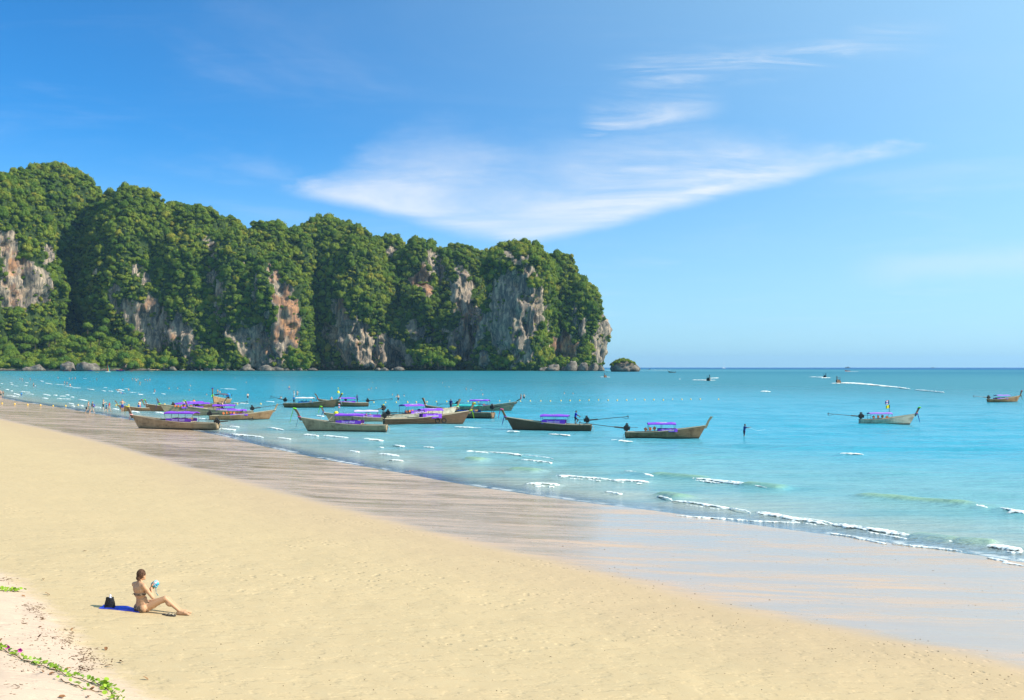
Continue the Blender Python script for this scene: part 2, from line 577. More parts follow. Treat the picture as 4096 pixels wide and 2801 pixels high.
for a_ in [(720, 292, 860, 302), (870, 318, 960, 328), (970, 338, 1075, 344), (1160, 355, 1250, 366), (1380, 335, 1425, 338), (1350, 375, 1405, 384), (605, 275, 690, 290), (540, 245, 580, 256), (95, 360, 120, 368),
           (100, 440, 240, 460), (200, 415, 270, 440), (355, 422, 435, 428), (340, 396, 390, 400), (285, 388, 330, 393), (590, 425, 665, 442), (580, 475, 640, 486), (760, 482, 820, 488), (840, 487, 940, 493), (820, 450, 880, 455), (920, 545, 980, 556),
           (960, 583, 1000, 590), (1055, 495, 1170, 515), (1280, 600, 1350, 606), (1570, 362, 1650, 378), (1570, 390, 1625, 398), (1785, 402, 1850, 412), (1855, 426, 1890, 432), (2010, 405, 2060, 414), (2105, 418, 2200, 424), (1740, 400, 1770, 404),
           (1110, 215, 1160, 219), (345, 270, 380, 275), (135, 272, 175, 277), (200, 315, 240, 319), (330, 308, 360, 312), (725, 437, 755, 444), (890, 433, 925, 439), (945, 463, 985, 467), (1450, 383, 1490, 388), (1660, 352, 1730, 360), (1070, 575, 1105, 583), (150, 295, 175, 300), (20, 280, 40, 285), (150, 380, 170, 384),
           (1520, 620, 1590, 632), (1760, 650, 1850, 668), (2080, 665, 2180, 682), (1930, 735, 1980, 750)]:
    (x0, y0), (x1, y1) = r1(a_[0], a_[1]), r1(a_[2], a_[3])
    BREAKERS.append((x0, y0, x1, y1, 0.14, True))

# the sea
pp = np.concatenate([np.linspace(980, 30, 520), np.linspace(29, 1, 60)[:-1], [1.0, 0.7]])
srad = np.concatenate([[6.0, 18.0], CAMH * F / pp])
sang = dense_angles(-33, 33, 430, 60)
RR, AA = np.meshgrid(srad, sang, indexing='ij')
PX, PY = (RR * np.sin(AA)).ravel(), (RR * np.cos(AA)).ravel()
SP = np.stack([PX, PY], 1)
s_a = sdist(SP, SHORE)
depth = np.where(s_a < 0, np.minimum(-0.028 * s_a, 9), -0.028 * s_a)
off = np.clip(-s_a, 0, None)
amp = nstep(0.5, 22, off) * nstep(1500, 150, RR.ravel())
wv = 0.20 * fbm(PX / 9, PY / 2.6, 0.4, 3) + 0.12 * fbm(PX / 4.2, PY / 1.4, 4.4, 2) + 0.08 * np.sin(PY / 1.9 + 2.2 * fbm(PX / 14, PY / 9, 7.7, 2)) * fbm(PX / 18, PY / 8, 1.7, 2)
wv = wv * 0.7 + 0.11 * np.sin(6.283 * (PY + 0.18 * PX) / 7.5 + 5 * fbm(PX / 30, PY / 16, 2.1, 2)) * (0.5 + fbm(PX / 22, PY / 12, 8.1, 2)) + 0.07 * np.sin(6.283 * (PY - 0.12 * PX) / 4.6 + 5 * fbm(PX / 20, PY / 11, 6.1, 2)) * (0.5 + fbm(PX / 16, PY / 9, 3.3, 2))
sz = amp * wv
swell = np.zeros(len(SP))
for x0, y0, x1, y1, hh, fo in BREAKERS:
    A, B = np.array(flat(x0, y0)[:2]), np.array(flat(x1, y1)[:2])
    d = B - A; L = np.hypot(*d)
    sel = np.abs(PY - (A[1] + B[1]) / 2) < abs(d[1]) / 2 + 3.5
    if not sel.any(): continue
    q = SP[sel] - A; t = (q @ d) / (L * L); w = (q[:, 0] * d[1] - q[:, 1] * d[0]) / L
    e = nstep(-0.25, 0.1, t) * nstep(1.25, 0.9, t)
    k_ = e * hh * (0.7 if fo else 1.0) * np.where(w < 0, np.exp(-(w / 1.3) ** 2), np.exp(-(w / 0.6) ** 2))
    tmp = np.zeros(len(SP)); tmp[sel] = k_
    swell = np.maximum(swell, tmp)
sz = sz + swell * nstep(0.3, 2.5, off)
me = np_mesh('sea', np.stack([PX, PY, sz], 1), grid_quads(len(srad), len(sang), True)[:, ::-1])
set_attr(me, 'offshore', -s_a); set_attr(me, 'swell', swell)

m = mat('sea_water'); p = position()
o_ = attr('offshore'); sw_ = attr('swell')
big = noise(vscale(p, 0.010, 0.03, 1), 1.0, 4, 0.55)
mid = noise(vscale(p, 0.05, 0.22, 1), 1.0, 5, 0.6)
od = o_ + (big - 0.5) * 30
c_ = mixc(sstep(0.0, 14.0, o_ + (mid - .5) * 8), (0.33, 0.37, 0.33), (0.185, 0.385, 0.40))
c_ = mixc(sstep(6.0, 55.0, od), c_, (0.034, 0.335, 0.465))
c_ = mixc(sstep(50.0, 260.0, od), c_, (0.015, 0.180, 0.215))
c_ = mixc(sstep(250.0, 2600.0, od), c_, (0.002, 0.075, 0.25))
c_ = mixc(sstep(0.05, 0.25, sw_) * 0.65, c_, (0.27, 0.42, 0.21))
c_ = mixc(sstep(0.50, 0.70, mid) * 0.45, c_, (0.025, 0.235, 0.32))
chop_shade = noise(vscale(p, 0.16, 0.9, 1), 1.0, 5, 0.65)
c_ = mixc(sstep(0.52, 0.68, chop_shade) * 0.40, c_, mixc(0.5, c_, (0.0, 0.16, 0.22)))  # shading of the ripples painted into the water colour as darker streaks
rip = noise(vscale(p, 0.35, 1.5, 1), 1.0, 5, 0.62)
rip2 = noise(vscale(p, 1.4, 4.5, 1), 1.0, 4, 0.6)
nb = bump(rip, 0.9, 0.40)
nb = bump(rip2, 0.5, 0.09, nb)
body_ = princ(c_, sstep(10.0, 350.0, o_, 0.15, 0.30) + sstep(300.0, 1800.0, o_, 0.0, 0.2), nb, sstep(80.0, 900.0, o_, 0.32, 0.2), ior=1.33)
tr = nd('ShaderNodeBsdfTransparent'); tr.inputs[0].default_value = (0.93, 0.97, 0.96, 1)
gl = nd('ShaderNodeBsdfGlossy'); gl.inputs['Roughness'].default_value = 0.12; put(gl.inputs['Normal'], nb)
fr = nd('ShaderNodeFresnel'); fr.inputs['IOR'].default_value = 1.33; put(fr.inputs['Normal'], nb)
film = mixs(E(fr.outputs[0]), E(tr.outputs[0]), E(gl.outputs[0]))
edge = noise(p, 0.8, 4, 0.6)
sfc = mixs(sstep(0.1, 3.2, o_ + (edge - 0.5) * 1.6), film, body_)
fo_ = sstep(0.9, 0.3, o_) * sstep(-0.05, 0.25, o_) * sstep(0.44, 0.56, noise(p, 1.2, 5, 0.65))
foamb = princ((0.80, 0.82, 0.80), 0.7)
out(mixs(fo_ * sstep(0.42, 0.6, noise(p, 0.12, 3, 0.5)) * 0.6, sfc, foamb))
tag(link('sea', me, m), 'turquoise sea with small ripples reaching the horizon', 'sea', kind='structure')
M_SEA = m

# foam: lumpy white water riding on the crests, wakes, far whitecaps
rng = np.random.default_rng(5)
fv, ff, fe = [], [], []


def foam_strip(A, B, width, height, n=None, fade=0.0, end_width=None, ride=0.0):
    global fv, ff
    A, B = np.array(A[:2]), np.array(B[:2]); d = B - A; L = np.hypot(*d) + 1e-6
    n = n or int(min(90, max(8, L / (width * 0.22)))); k = 7
    t = np.linspace(0, 1, n)[:, None]; s = np.linspace(-1, 1, k)[None, :]
    seed = rng.uniform(0, 500)
    ends = np.sqrt(np.clip(1 - (2 * t - 1) ** 4, 0, 1))
    w0 = width if end_width is None else width + (end_width - width) * t
    wid = w0 * (0.45 + 0.9 * np.abs(fbm(t * L / (width * 2.5) + seed, 0.3, 0.2, 4)) * 2) * ends
    mean = fbm(t * L / 6.0 + seed, 5.5, 0.7, 2) * 0.3 + 0.15 * (ride > 0)
    nrm = np.array([d[1], -d[0]]) / L
    jit = fbm(t * L / (width * .5) + seed, s * 2.2, 1.1, 2)
    x = A[0] + d[0] * t + nrm[0] * (s * wid + mean + jit * wid * 0.35)
    y = A[1] + d[1] * t + nrm[1] * (s * wid + mean + jit * wid * 0.35)
    z = height * (1 - s ** 2) ** .8 * ends ** .5 * (0.85 + 0.45 * fbm(t * L / (width * .5) + seed, s * 2.0, 3.3, 3)) + 0.015 - 0.045 * np.abs(s) ** 3
    w_ = s * wid + mean + jit * wid * 0.35
    z = z + ride * ends * np.where(w_ < 0, np.exp(-(w_ / 1.3) ** 2), np.exp(-(w_ / 0.6) ** 2))
    o = sum(len(q) for q in fv)
    fe.append(np.broadcast_to(np.maximum(np.abs(s), 1.0 - ends * 1.15), (n, k)).ravel())
    fv.append(np.stack([x, y, z], -1).reshape(-1, 3)); ff.append(grid_quads(n, k) + o)


for x0, y0, x1, y1, hh, fo in BREAKERS:
    if not fo: continue
    A, B = flat(x0, y0), flat(x1, y1)
    big_ = 1.0 if y0 > 1780 else 1.25
    foam_strip(A - (B - A) * .06, B + (B - A) * .06, (0.28 if y0 > 1780 else .33) * big_, hh * 0.20 + 0.02, ride=hh * 0.7)
    if x1 - x0 > 120 and y0 > 1780:
        for _ in range(3):
            t0 = rng.uniform(0, 0.7); t1 = t0 + rng.uniform(.15, .3)
            foam_strip(A.lerp(B, t0) + Vector((0, -0.8, 0)), A.lerp(B, t1) + Vector((0, -0.8, 0)), 0.16, 0.06)
for pts in ([(2700, 2065), (2990, 2085), (3330, 2100), (3500, 2128)], [(3320, 2135), (3420, 2150), (3560, 2178), (3850, 2208)], [(3935, 2235), (4010, 2252), (4096, 2268)]):
    for a_, b_ in zip(pts[:-1], pts[1:]): foam_strip(flat(*a_), flat(*b_), 0.16, 0.05)
for pts, w_ in (([(3030, 2053), (3200, 2078), (3340, 2105), (3500, 2128), (3650, 2152), (3850, 2178), (3980, 2190), (4096, 2208), (4300, 2236)], .17), ([(2500, 1888), (2640, 1908), (2800, 1920), (3080, 1955)], .14), ([(3600, 1998), (3860, 2016), (4000, 2036), (4096, 2055), (4300, 2085)], .14),
                ([(2230, 1905), (2440, 1925), (2600, 1935)], .12), ([(2640, 1990), (2700, 2008), (2920, 2040), (3010, 2058)], .12), ([(1860, 1806), (2080, 1823), (2220, 1840)], .12)):
    for a_, b_ in zip(pts[:-1], pts[1:]): foam_strip(flat(*a_), flat(*b_), w_, .03, ride=.12)
WAKES = [((2400, 1509), (2440, 1510), 1.5, 1.5), ((2602, 1480), (2680, 1482), 3, 3), ((2770, 1521), (2860, 1523), 2.2, 2.2), ((2840, 1514), (2875, 1513), 2, 2), ((3245, 1509), (3290, 1510), 2.5, 2.5), ((3285, 1513), (3320, 1512), 1.5, 1.5),
         ((3325, 1535), (3362, 1535), 2.2, 3), ((3372, 1532), (3440, 1536), 3.0, 5.0), ((3430, 1535), (3560, 1548), 2.8, 2.2), ((3550, 1547), (3640, 1558), 1.6, 0.8), ((3660, 1561), (3780, 1573), 0.7, 0.5), ((3380, 1487), (3435, 1487), 2.5, 2.5), ((3052, 1568), (3075, 1569), 1.6, 1.6), ((2716, 1518), (2722, 1518), 1, 1)]
for a_, b_, w0, w1 in WAKES:
    foam_strip(flat(*a_), flat(*b_), w0, 0.35, n=60, end_width=w1)
me = np_mesh('sea_foam', np.concatenate(fv), np.concatenate(ff))
m = mat('foam'); p = position()
set_attr(me, 'edge', np.concatenate(fe))
fn = noise(vscale(p, 2.2, 4.5, 4.0), 1.0, 5, 0.7)
tr = nd('ShaderNodeBsdfTransparent')
fsh = princ(mixc(noise(p, 3.0, 4, 0.6), (0.72, 0.76, 0.72), (0.92, 0.92, 0.88)), 0.75, bump(noise(p, 9, 4, 0.6), 0.5, 0.05), 0.2)
out(mixs(sstep(-0.04, 0.10, fn - 0.17 - attr('edge') * 0.42), E(tr.outputs[0]), fsh))
tag(link('sea_foam', me, m), 'white foam on small breakers, whitecaps and boat wakes', 'foam', kind='stuff')

# ------------------------------------------------------------------ the limestone cliff
def rock_material():
    m = mat('limestone'); p = position()
    bare = attr('bare'); rust = attr('rust')
    vert = noise(vscale(p, 0.055, 0.055, 0.010), 1.0, 6, 0.65, 0.4)
    fine = noise(vscale(p, 0.22, 0.22, 0.05), 1.0, 5, 0.65)
    blot = noise(p, 0.020, 5, 0.6)
    c = mixc(sstep(0.30, 0.70, vert), (0.085, 0.082, 0.085), (0.36, 0.285, 0.205))
    c = mixc(sstep(0.42, 0.62, fine) * 0.65, c, (0.46, 0.355, 0.25))
    c = mixc(sstep(0.50, 0.68, blot + (rust - 0.5) * 0.42) * 0.85, c, mixc(fine, (0.30, 0.115, 0.05), (0.52, 0.27, 0.12)))
    c = mixc(sstep(0.60, 0.44, fine + (vert - .5) * 0.5) * 0.55, c, (0.075, 0.072, 0.072))
    px_, py_, pz_ = sep(p)
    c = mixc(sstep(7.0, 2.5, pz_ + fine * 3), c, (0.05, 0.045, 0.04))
    shaded_moss = mixc(fine, (0.020, 0.045, 0.012), (0.060, 0.085, 0.022))  # green ground cover between crowns, colour darkened to stand in for shadow
    g = sstep(0.40, 0.62, bare + (noise(p, 0.07, 5, 0.65) - 0.5) * 0.9)
    c = mixc(g, shaded_moss, c)
    nb = bump(fine + vert * 1.5 + noise(p, 0.5, 4, 0.7) * 0.5, 0.85, 3.0)
    out(princ(c, 0.92, nb, 0.15))
    return m


M_ROCK = rock_material()
M_BOULDER = mat('shore_rock'); p = position(); fine = noise(p, 0.13, 6, 0.68); blot = noise(p, 0.09, 4, 0.6); px_, py_, pz_ = sep(p)
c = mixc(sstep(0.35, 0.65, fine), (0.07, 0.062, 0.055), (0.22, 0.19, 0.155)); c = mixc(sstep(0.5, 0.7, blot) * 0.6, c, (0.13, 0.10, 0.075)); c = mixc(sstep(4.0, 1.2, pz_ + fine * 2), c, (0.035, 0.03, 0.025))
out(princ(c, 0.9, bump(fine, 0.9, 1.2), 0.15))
DC = 2240.0                                     # how far the cliff stands
BARE = [(95, 1150, 125, 115, .55), (35, 985, 55, 60, .5), (180, 1010, 22, 60, .2), (575, 1265, 95, 85, .35), (620, 1350, 60, 55, .4), (480, 1215, 40, 50, .3), (868, 1190, 26, 105, .2), (1140, 1230, 48, 115, .95), (1110, 1130, 30, 40, .7),
        (1050, 1395, 95, 80, .55), (1125, 1320, 40, 50, .6), (705, 1330, 60, 80, .35), (775, 1410, 45, 60, .35), (945, 1330, 60, 60, .3), (1690, 1120, 45, 65, .85), (1690, 1330, 60, 50, .45), (1585, 1430, 70, 55, .35), (1380, 1330, 90, 80, .45), (1345, 1220, 30, 50, .7),
        (1460, 1390, 120, 80, .3), (1850, 1160, 48, 95, .3), (1890, 1290, 70, 50, .55), (1870, 1370, 85, 95, .5), (2055, 1290, 100, 215, .22), (2135, 1220, 30, 160, .35), (2250, 1375, 60, 65, .85), (2405, 1330, 38, 150, .35), (2310, 1280, 22, 60, .3),
        (1560, 1000, 30, 25, .2), (1770, 1080, 22, 30, .2), (2090, 1050, 55, 25, .4), (1745, 1060, 15, 70, .2), (1000, 1120, 18, 60, .3), (820, 940, 18, 30, .2), (850, 1010, 12, 50, .2), (570, 1110, 25, 30, .2), (380, 1100, 20, 25, .2)]
GREEN = [(230, 1330, 330, 110), (640, 1455, 60, 50), (820, 1430, 50, 60), (1730, 1420, 90, 45), (1190, 1440, 60, 40), (2010, 1440, 40, 60), (2240, 1450, 70, 22)]


def masks(P):
    """how bare and how rusty the cliff is at a point, read from where the patches lie on its face"""
    px = CX + P[:, 0] / P[:, 1] * F; py = HY - (P[:, 2] - CAMH) / P[:, 1] * F
    wob = 62 * fbm(P[:, 0] / 15, P[:, 2] / 30, 0.7, 4) + 26 * fbm(P[:, 0] / 60, P[:, 2] / 60, 2.7, 2)
    bare = np.zeros(len(P)); rust = np.full(len(P), 0.12)
    for cx, cy_, rx, ry, ru in BARE:
        q = np.hypot((px + wob - cx) / rx, (py + wob * 1.4 - cy_) / ry)
        k = nstep(1.15, 0.72, q); bare = np.maximum(bare, k); rust = np.maximum(rust, ru * nstep(1.3, 0.6, q))
    low = nstep(1395, 1455, py) * nstep(560, 700, px) * (0.5 + 0.5 * fbm(px / 60, 0.3, 4.4, 2))
    bare = np.maximum(bare, low * 0.75)
    for cx, cy_, rx, ry in GREEN:
        q = np.hypot((px + wob - cx) / rx, (py + wob - cy_) / ry); bare *= 1 - nstep(1.1, 0.7, q)
    return bare, rust


# bearing of the middle, half width, top (view units), how much farther than the cliff, depth ratio, where the dome starts, lean of the top, flare of the foot
TOWERS = [(-420, 300, 700, -60, .9, .55, 0, .10), (10, 200, 690, -70, .75, .62, -10, .02), (260, 255, 655, 45, .9, .42, -45, .12), (560, 190, 752, 60, .9, .42, -20, .16), (800, 185, 815, 70, .9, .42, -20, .12),
          (960, 130, 905, 40, .9, .5, -10, .10), (1085, 80, 880, 95, 1.0, .68, 0, .10), (1120, 110, 1010, 20, .8, .6, -10, .05), (1300, 185, 868, 95, .9, .52, 15, .05), (1400, 130, 900, 35, .8, .5, 10, .10), (1480, 110, 1010, 20, .8, .55, -10, .06), (1560, 66, 932, 160, 1.0, .75, 0, .05),
          (1675, 88, 952, 90, .9, .68, 0, .06), (1690, 80, 1120, 20, .7, .55, 0, .08), (1845, 118, 972, 100, .9, .62, 5, .06), (1852, 58, 1070, 5, .9, .30, -6, .30), (1900, 95, 1180, 30, .8, .6, 0, .05), (1950, 30, 985, 150, 1, .8, 0, .1), (2065, 122, 965, -25, .85, .80, 12, .04),
          (2150, 70, 1010, 60, .9, .7, 0, .06), (2240, 75, 1008, 120, 1.0, .62, 0, .10), (2285, 108, 1090, 85, .9, .62, -6, .02), (2328, 66, 1128, 60, .9, .72, 4, -.04),
          (455, 130, 775, 130, .9, .5, 0, .05), (690, 130, 808, 140, .9, .5, 0, .05), (915, 100, 868, 130, .9, .5, 0, .05), (1180, 80, 905, 130, .9, .6, 0, .05), (120, 130, 672, 120, .9, .5, 0, .05)]
TURN = [32, 40, 30, 30, 30, 30, 5, 30, -20, -26, -34, -36, -26, -26, -20, -30, -28, 0, -23, 8, 10, 12, 10, 20, 20, 20, 10, 20]
cliff = empty('cliff', ((0 - CX) / F * DC, DC, 0))
tag(cliff, 'jungle covered limestone cliff with bare rock faces dropping into the sea', 'cliff', kind='structure')
bpy.context.view_layer.update()
TREE_PTS = []
for i, (cx, hw, top, dd, ratio, t0, lean, flare) in enumerate(TOWERS):
    D = DC + 150 + dd + (135 if 8 <= i <= 17 else 125 if i == 2 else -40 if i == 18 else -50 if i < 2 else 0)
    Rx = hw / F * D; Ry = Rx * ratio + 18
    D += Ry * 0.35
    X = (cx - CX) / F * D; H = (HY - top) / F * D + CAMH - 6
    nt = int(max(70, min(230, Rx * 2.2))); nz = int(max(50, H / 3.2))
    th = np.linspace(0, 2 * math.pi, nt, endpoint=False)
    tt = np.concatenate([np.linspace(0, t0, int(nz * .55)), t0 + (1 - t0) * np.sin(np.linspace(0, math.pi / 2, int(nz * .6)))[1:]])
    T, TH = np.meshgrid(tt, th, indexing='ij')
    rs = np.where(T <= t0, 1.0, np.sqrt(np.clip(1 - np.clip((T - t0) / (1 - t0), 0, 1) ** 2.3, 0, 1)))
    rs = rs * (1 + flare * (1 - T)) + 0.002
    e = 2 / (4.0 if TURN[i] < -20 else 2.5)
    ux = np.sign(np.cos(TH)) * np.abs(np.cos(TH)) ** e; uy = np.sign(np.sin(TH)) * np.abs(np.sin(TH)) ** e
    ca, sa = math.cos(R(TURN[i])), math.sin(R(TURN[i]))
    ox, oy = Rx * rs * ux, Ry * rs * uy
    x = X + lean / F * D * T + ox * ca - oy * sa; y = D + ox * sa + oy * ca; z = H * T - 2
    ux, uy = ux * ca - uy * sa, ux * sa + uy * ca
    s = i * 31.7
    body = nstep(0, 0.10, rs)
    lump = 25 * fbm(x / 62 + s, y / 62, z / 85, 3) + 9 * (0.4 - 2 * np.abs(fbm(x / 21 + s, y / 21, z / 120, 3))) + 5.5 * fbm(x / 10 + s, y / 10, z / 26, 3) + 2.5 * fbm(x / 6, y / 6 + s, z / 7, 2)
    under = -7 * nstep(9, 3, z)
    b0 = masks(np.stack([x.ravel(), y.ravel(), z.ravel()], 1))[0].reshape(x.shape)
    cave = -11 * nstep(.12, .42, fbm(x / 22 + s, y / 22, z / 30, 3)) + 6 * nstep(.15, .5, fbm(x / 15, y / 15 + s, z / 60, 2)) + 2.5 * fbm(x / 5, y / 5, z / 9 + s, 3)
    k = (lump * min(1, Rx / 45) + under + cave * b0 * min(1, Rx / 40)) * body
    x = x + k * ux; y = y + k * uy; z = z + 7 * fbm(x / 24 + s, y / 24, 0.5, 3) * nstep(t0, 1, T) + 1.5 * fbm(x / 9, y / 9, z / 9, 2)
    P = np.stack([x.ravel(), y.ravel(), z.ravel()], 1)
    q = grid_quads(len(tt), nt, True)
    me = np_mesh('rock_tower', P, q)
    me.flip_normals() if False else None
    bare, rust = masks(P)
    set_attr(me, 'bare', bare); set_attr(me, 'rust', rust)
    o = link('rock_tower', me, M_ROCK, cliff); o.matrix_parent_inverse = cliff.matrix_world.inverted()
    # spots for trees on the side that shows
    fc = P[q].mean(1); n_ = np.cross(P[q[:, 1]] - P[q[:, 0]], P[q[:, 3]] - P[q[:, 0]]); ar = np.linalg.norm(n_, axis=1) + 1e-9; n_ = n_ / ar[:, None]
    keep = (n_[:, 1] < 0.35) & (fc[:, 2] > 5)
    fb = bare[q].mean(1)
    prob = ar / 52.0 * (1 - 0.90 * nstep(0.25, 0.85, fb)) * keep
    cnt = rng.poisson(prob)
    idx = np.repeat(np.arange(len(q)), cnt)
    base = fc[idx] + rng.normal(0, 1.2, (len(idx), 3))
    up = n_[idx] * 1.6 + np.array([0, 0, 0.8])
    size = np.clip(rng.lognormal(math.log(4.4), 0.55, len(idx)), 1.8, 12.5) * np.where(fb[idx] > .4, .55, 1)
    TREE_PTS.append(np.concatenate([base + up, size[:, None], rng.uniform(0, 6.283, (len(idx), 1)), fbm(base[:, 0] / 45, base[:, 2] / 45, base[:, 1] / 45, 3)[:, None] * .95 + rng.normal(0, .38, (len(idx), 1))], 1))

# wooded talus at the foot of the cliff
def slab_hill(name, x0, x1, hgt, d0, d1, seed, label):
    n, k = 90, 26
    u = np.linspace(0, 1, n)[:, None]; w = np.linspace(0, 1, k)[None, :]
    y = d0 + (d1 - d0) * w + 6 * fbm(u * 14 + seed, w * 2, .4, 3)
    x = (x0 + (x1 - x0) * u - CX) / F * y
    z = -2 + (hgt * np.sin(np.pi * np.clip(u * .9 + .08, 0, 1)) ** .6) * w ** .8 * (0.8 + .35 * fbm(u * 7 + seed, w * 2, .9, 3)) + min(3, hgt) * w
    P = np.stack([np.broadcast_to(x, (n, k)).ravel(), np.broadcast_to(y, (n, k)).ravel(), np.broadcast_to(z, (n, k)).ravel()], 1)
    me = np_mesh(name, P, grid_quads(n, k)[:, ::-1])
    set_attr(me, 'bare', np.clip(1.1 - P[:, 2] / 7, 0, 1)); set_attr(me, 'rust', np.zeros(len(P)))
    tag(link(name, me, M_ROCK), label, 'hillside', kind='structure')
    return P


hillP = slab_hill('hillside', -260, 590, 92, DC - 95, DC + 130, 3.3, 'wooded slope at the foot of the tall cliff behind the grey boulders')
ledgeP = slab_hill('shore_ledge', 540, 2420, 1.5, DC + 20, DC + 130, 8.1, 'low rocky ledge along the foot of the cliff')
tp = hillP[rng.integers(0, len(hillP), 2600)]; tp = tp[tp[:, 2] > 7]
tp = tp + rng.normal(0, 4, tp.shape) * [1, 1, .2]
sz_ = np.clip(rng.lognormal(math.log(6.5), .3, len(tp)), 3.5, 11)
TREE_PTS.append(np.concatenate([tp + [0, 0, 3], sz_[:, None], rng.uniform(0, 6.28, (len(tp), 1)), rng.normal(.15, .35, (len(tp), 1))], 1))
sx = []
for cx, cy_, rx, ry in GREEN[1:]:
    k = int(rx * ry / 26)
    px = cx + rng.normal(0, rx * .45, k); py = cy_ + rng.normal(0, ry * .38, k); py = np.minimum(py, 1462)
    d = DC + 40 + rng.uniform(0, 50, k)
    sx.append(np.stack([(px - CX) / F * d, d, CAMH + (HY - py) / F * d], 1))
tp = np.concatenate(sx); sz_ = np.clip(rng.lognormal(math.log(5.5), .35, len(tp)), 3, 9)
TREE_PTS.append(np.concatenate([tp, sz_[:, None], rng.uniform(0, 6.28, (len(tp), 1)), rng.normal(.3, .4, (len(tp), 1))], 1))


def leaf_material(name, dark, light, warm, inst=True):
    m = mat(name); p = position()
    t = attr('tint', 'INSTANCER' if inst else 'OBJECT') if inst else None
    n = noise(p, 0.45 if inst else 0.25, 3, 0.6)
    if inst:
        c = mixc(sstep(-0.55, 0.6, t), dark, light)
        c = mixc(sstep(0.45, 0.95, t) * 0.8, c, warm)
    else:
        oi = nd('ShaderNodeObjectInfo'); rr = E(oi.outputs['Random'])
        c = mixc(rr, dark, light); c = mixc(sstep(.8, 1, rr) * .6, c, warm)
    c = mixc(sstep(0.35, 0.65, n) * 0.45, c, mixc(0.5, dark, light))
    d = nd('ShaderNodeBsdfDiffuse'); put(d.inputs[0], c)
    t_ = nd('ShaderNodeBsdfTranslucent'); put(t_.inputs[0], mixc(0.5, c, warm))
    out(mixs(0.32, E(d.outputs[0]), E(t_.outputs[0])))
    return m


M_LEAF = leaf_material('jungle_leaves', (0.076, 0.155, 0.026), (0.235, 0.290, 0.038), (0.36, 0.30, 0.050))


def crown_mesh(name, seed, flat_=0.8, nl=420, lobes=11, ls=0.17):
    """a leafy crown of unit radius: lumps, each covered with small leaf sprays"""
    g = np.random.default_rng(seed)
    L = g.normal(size=(lobes, 3)); L /= np.linalg.norm(L, axis=1)[:, None]; L[:, 2] = np.abs(L[:, 2]) * .9 - .25
    L *= g.uniform(.35, .68, (lobes, 1)); lr = g.uniform(.30, .48, lobes)
    mb = MB()
    for c, r in zip(L, lr):
        mb.ell(c * [1, 1, flat_], (r * .8, r * .8, r * .66), nu=7, nv=5)
    pick = g.integers(0, lobes, nl); n = g.normal(size=(nl, 3)); n[:, 2] += .35; n /= np.linalg.norm(n, axis=1)[:, None]
    c = L[pick] + n * (lr[pick] * g.uniform(.86, 1.08, nl))[:, None]; c[:, 2] *= flat_
    v, f = [], []
    for i in range(nl):
        nn = Vector(n[i]) + Vector(g.normal(size=3)) * .26; nn.normalize()
        a = nn.orthogonal().normalized(); b = nn.cross(a); th = g.uniform(0, 6.28)
        a, b = a * math.cos(th) + b * math.sin(th), b * math.cos(th) - a * math.sin(th)
        s1, s2 = ls * g.uniform(.6, 1.25), ls * g.uniform(.4, .8); p = Vector(c[i])
        o = len(v); v += [p - a * s1, p + b * s2 * .8, p + a * s1 + nn * s1 * .2, p - b * s2]; f.append((o, o + 1, o + 2, o + 3))
    mb.add(v, f)
    me = mb.mesh(name); me.materials.append(M_LEAF)
    return me


protos = bpy.data.collections.new('crown_kinds')
for k in range(6):
    o = bpy.data.objects.new('crown_kind', crown_mesh('crown_kind', 100 + k, .78 + .16 * (k % 3), 640, 10 + 3 * (k % 3), .125)); protos.objects.link(o)

TP = np.concatenate(TREE_PTS)
me = bpy.data.meshes.new('forest'); me.vertices.add(len(TP)); me.vertices.foreach_set('co', TP[:, :3].astype(np.float32).ravel())
set_attr(me, 'size', TP[:, 3]); set_attr(me, 'turn', TP[:, 4]); set_attr(me, 'tint', TP[:, 5])
fo = link('forest', me)
tag(fo, 'dense green jungle canopy clinging to the limestone cliff', 'forest', kind='stuff')


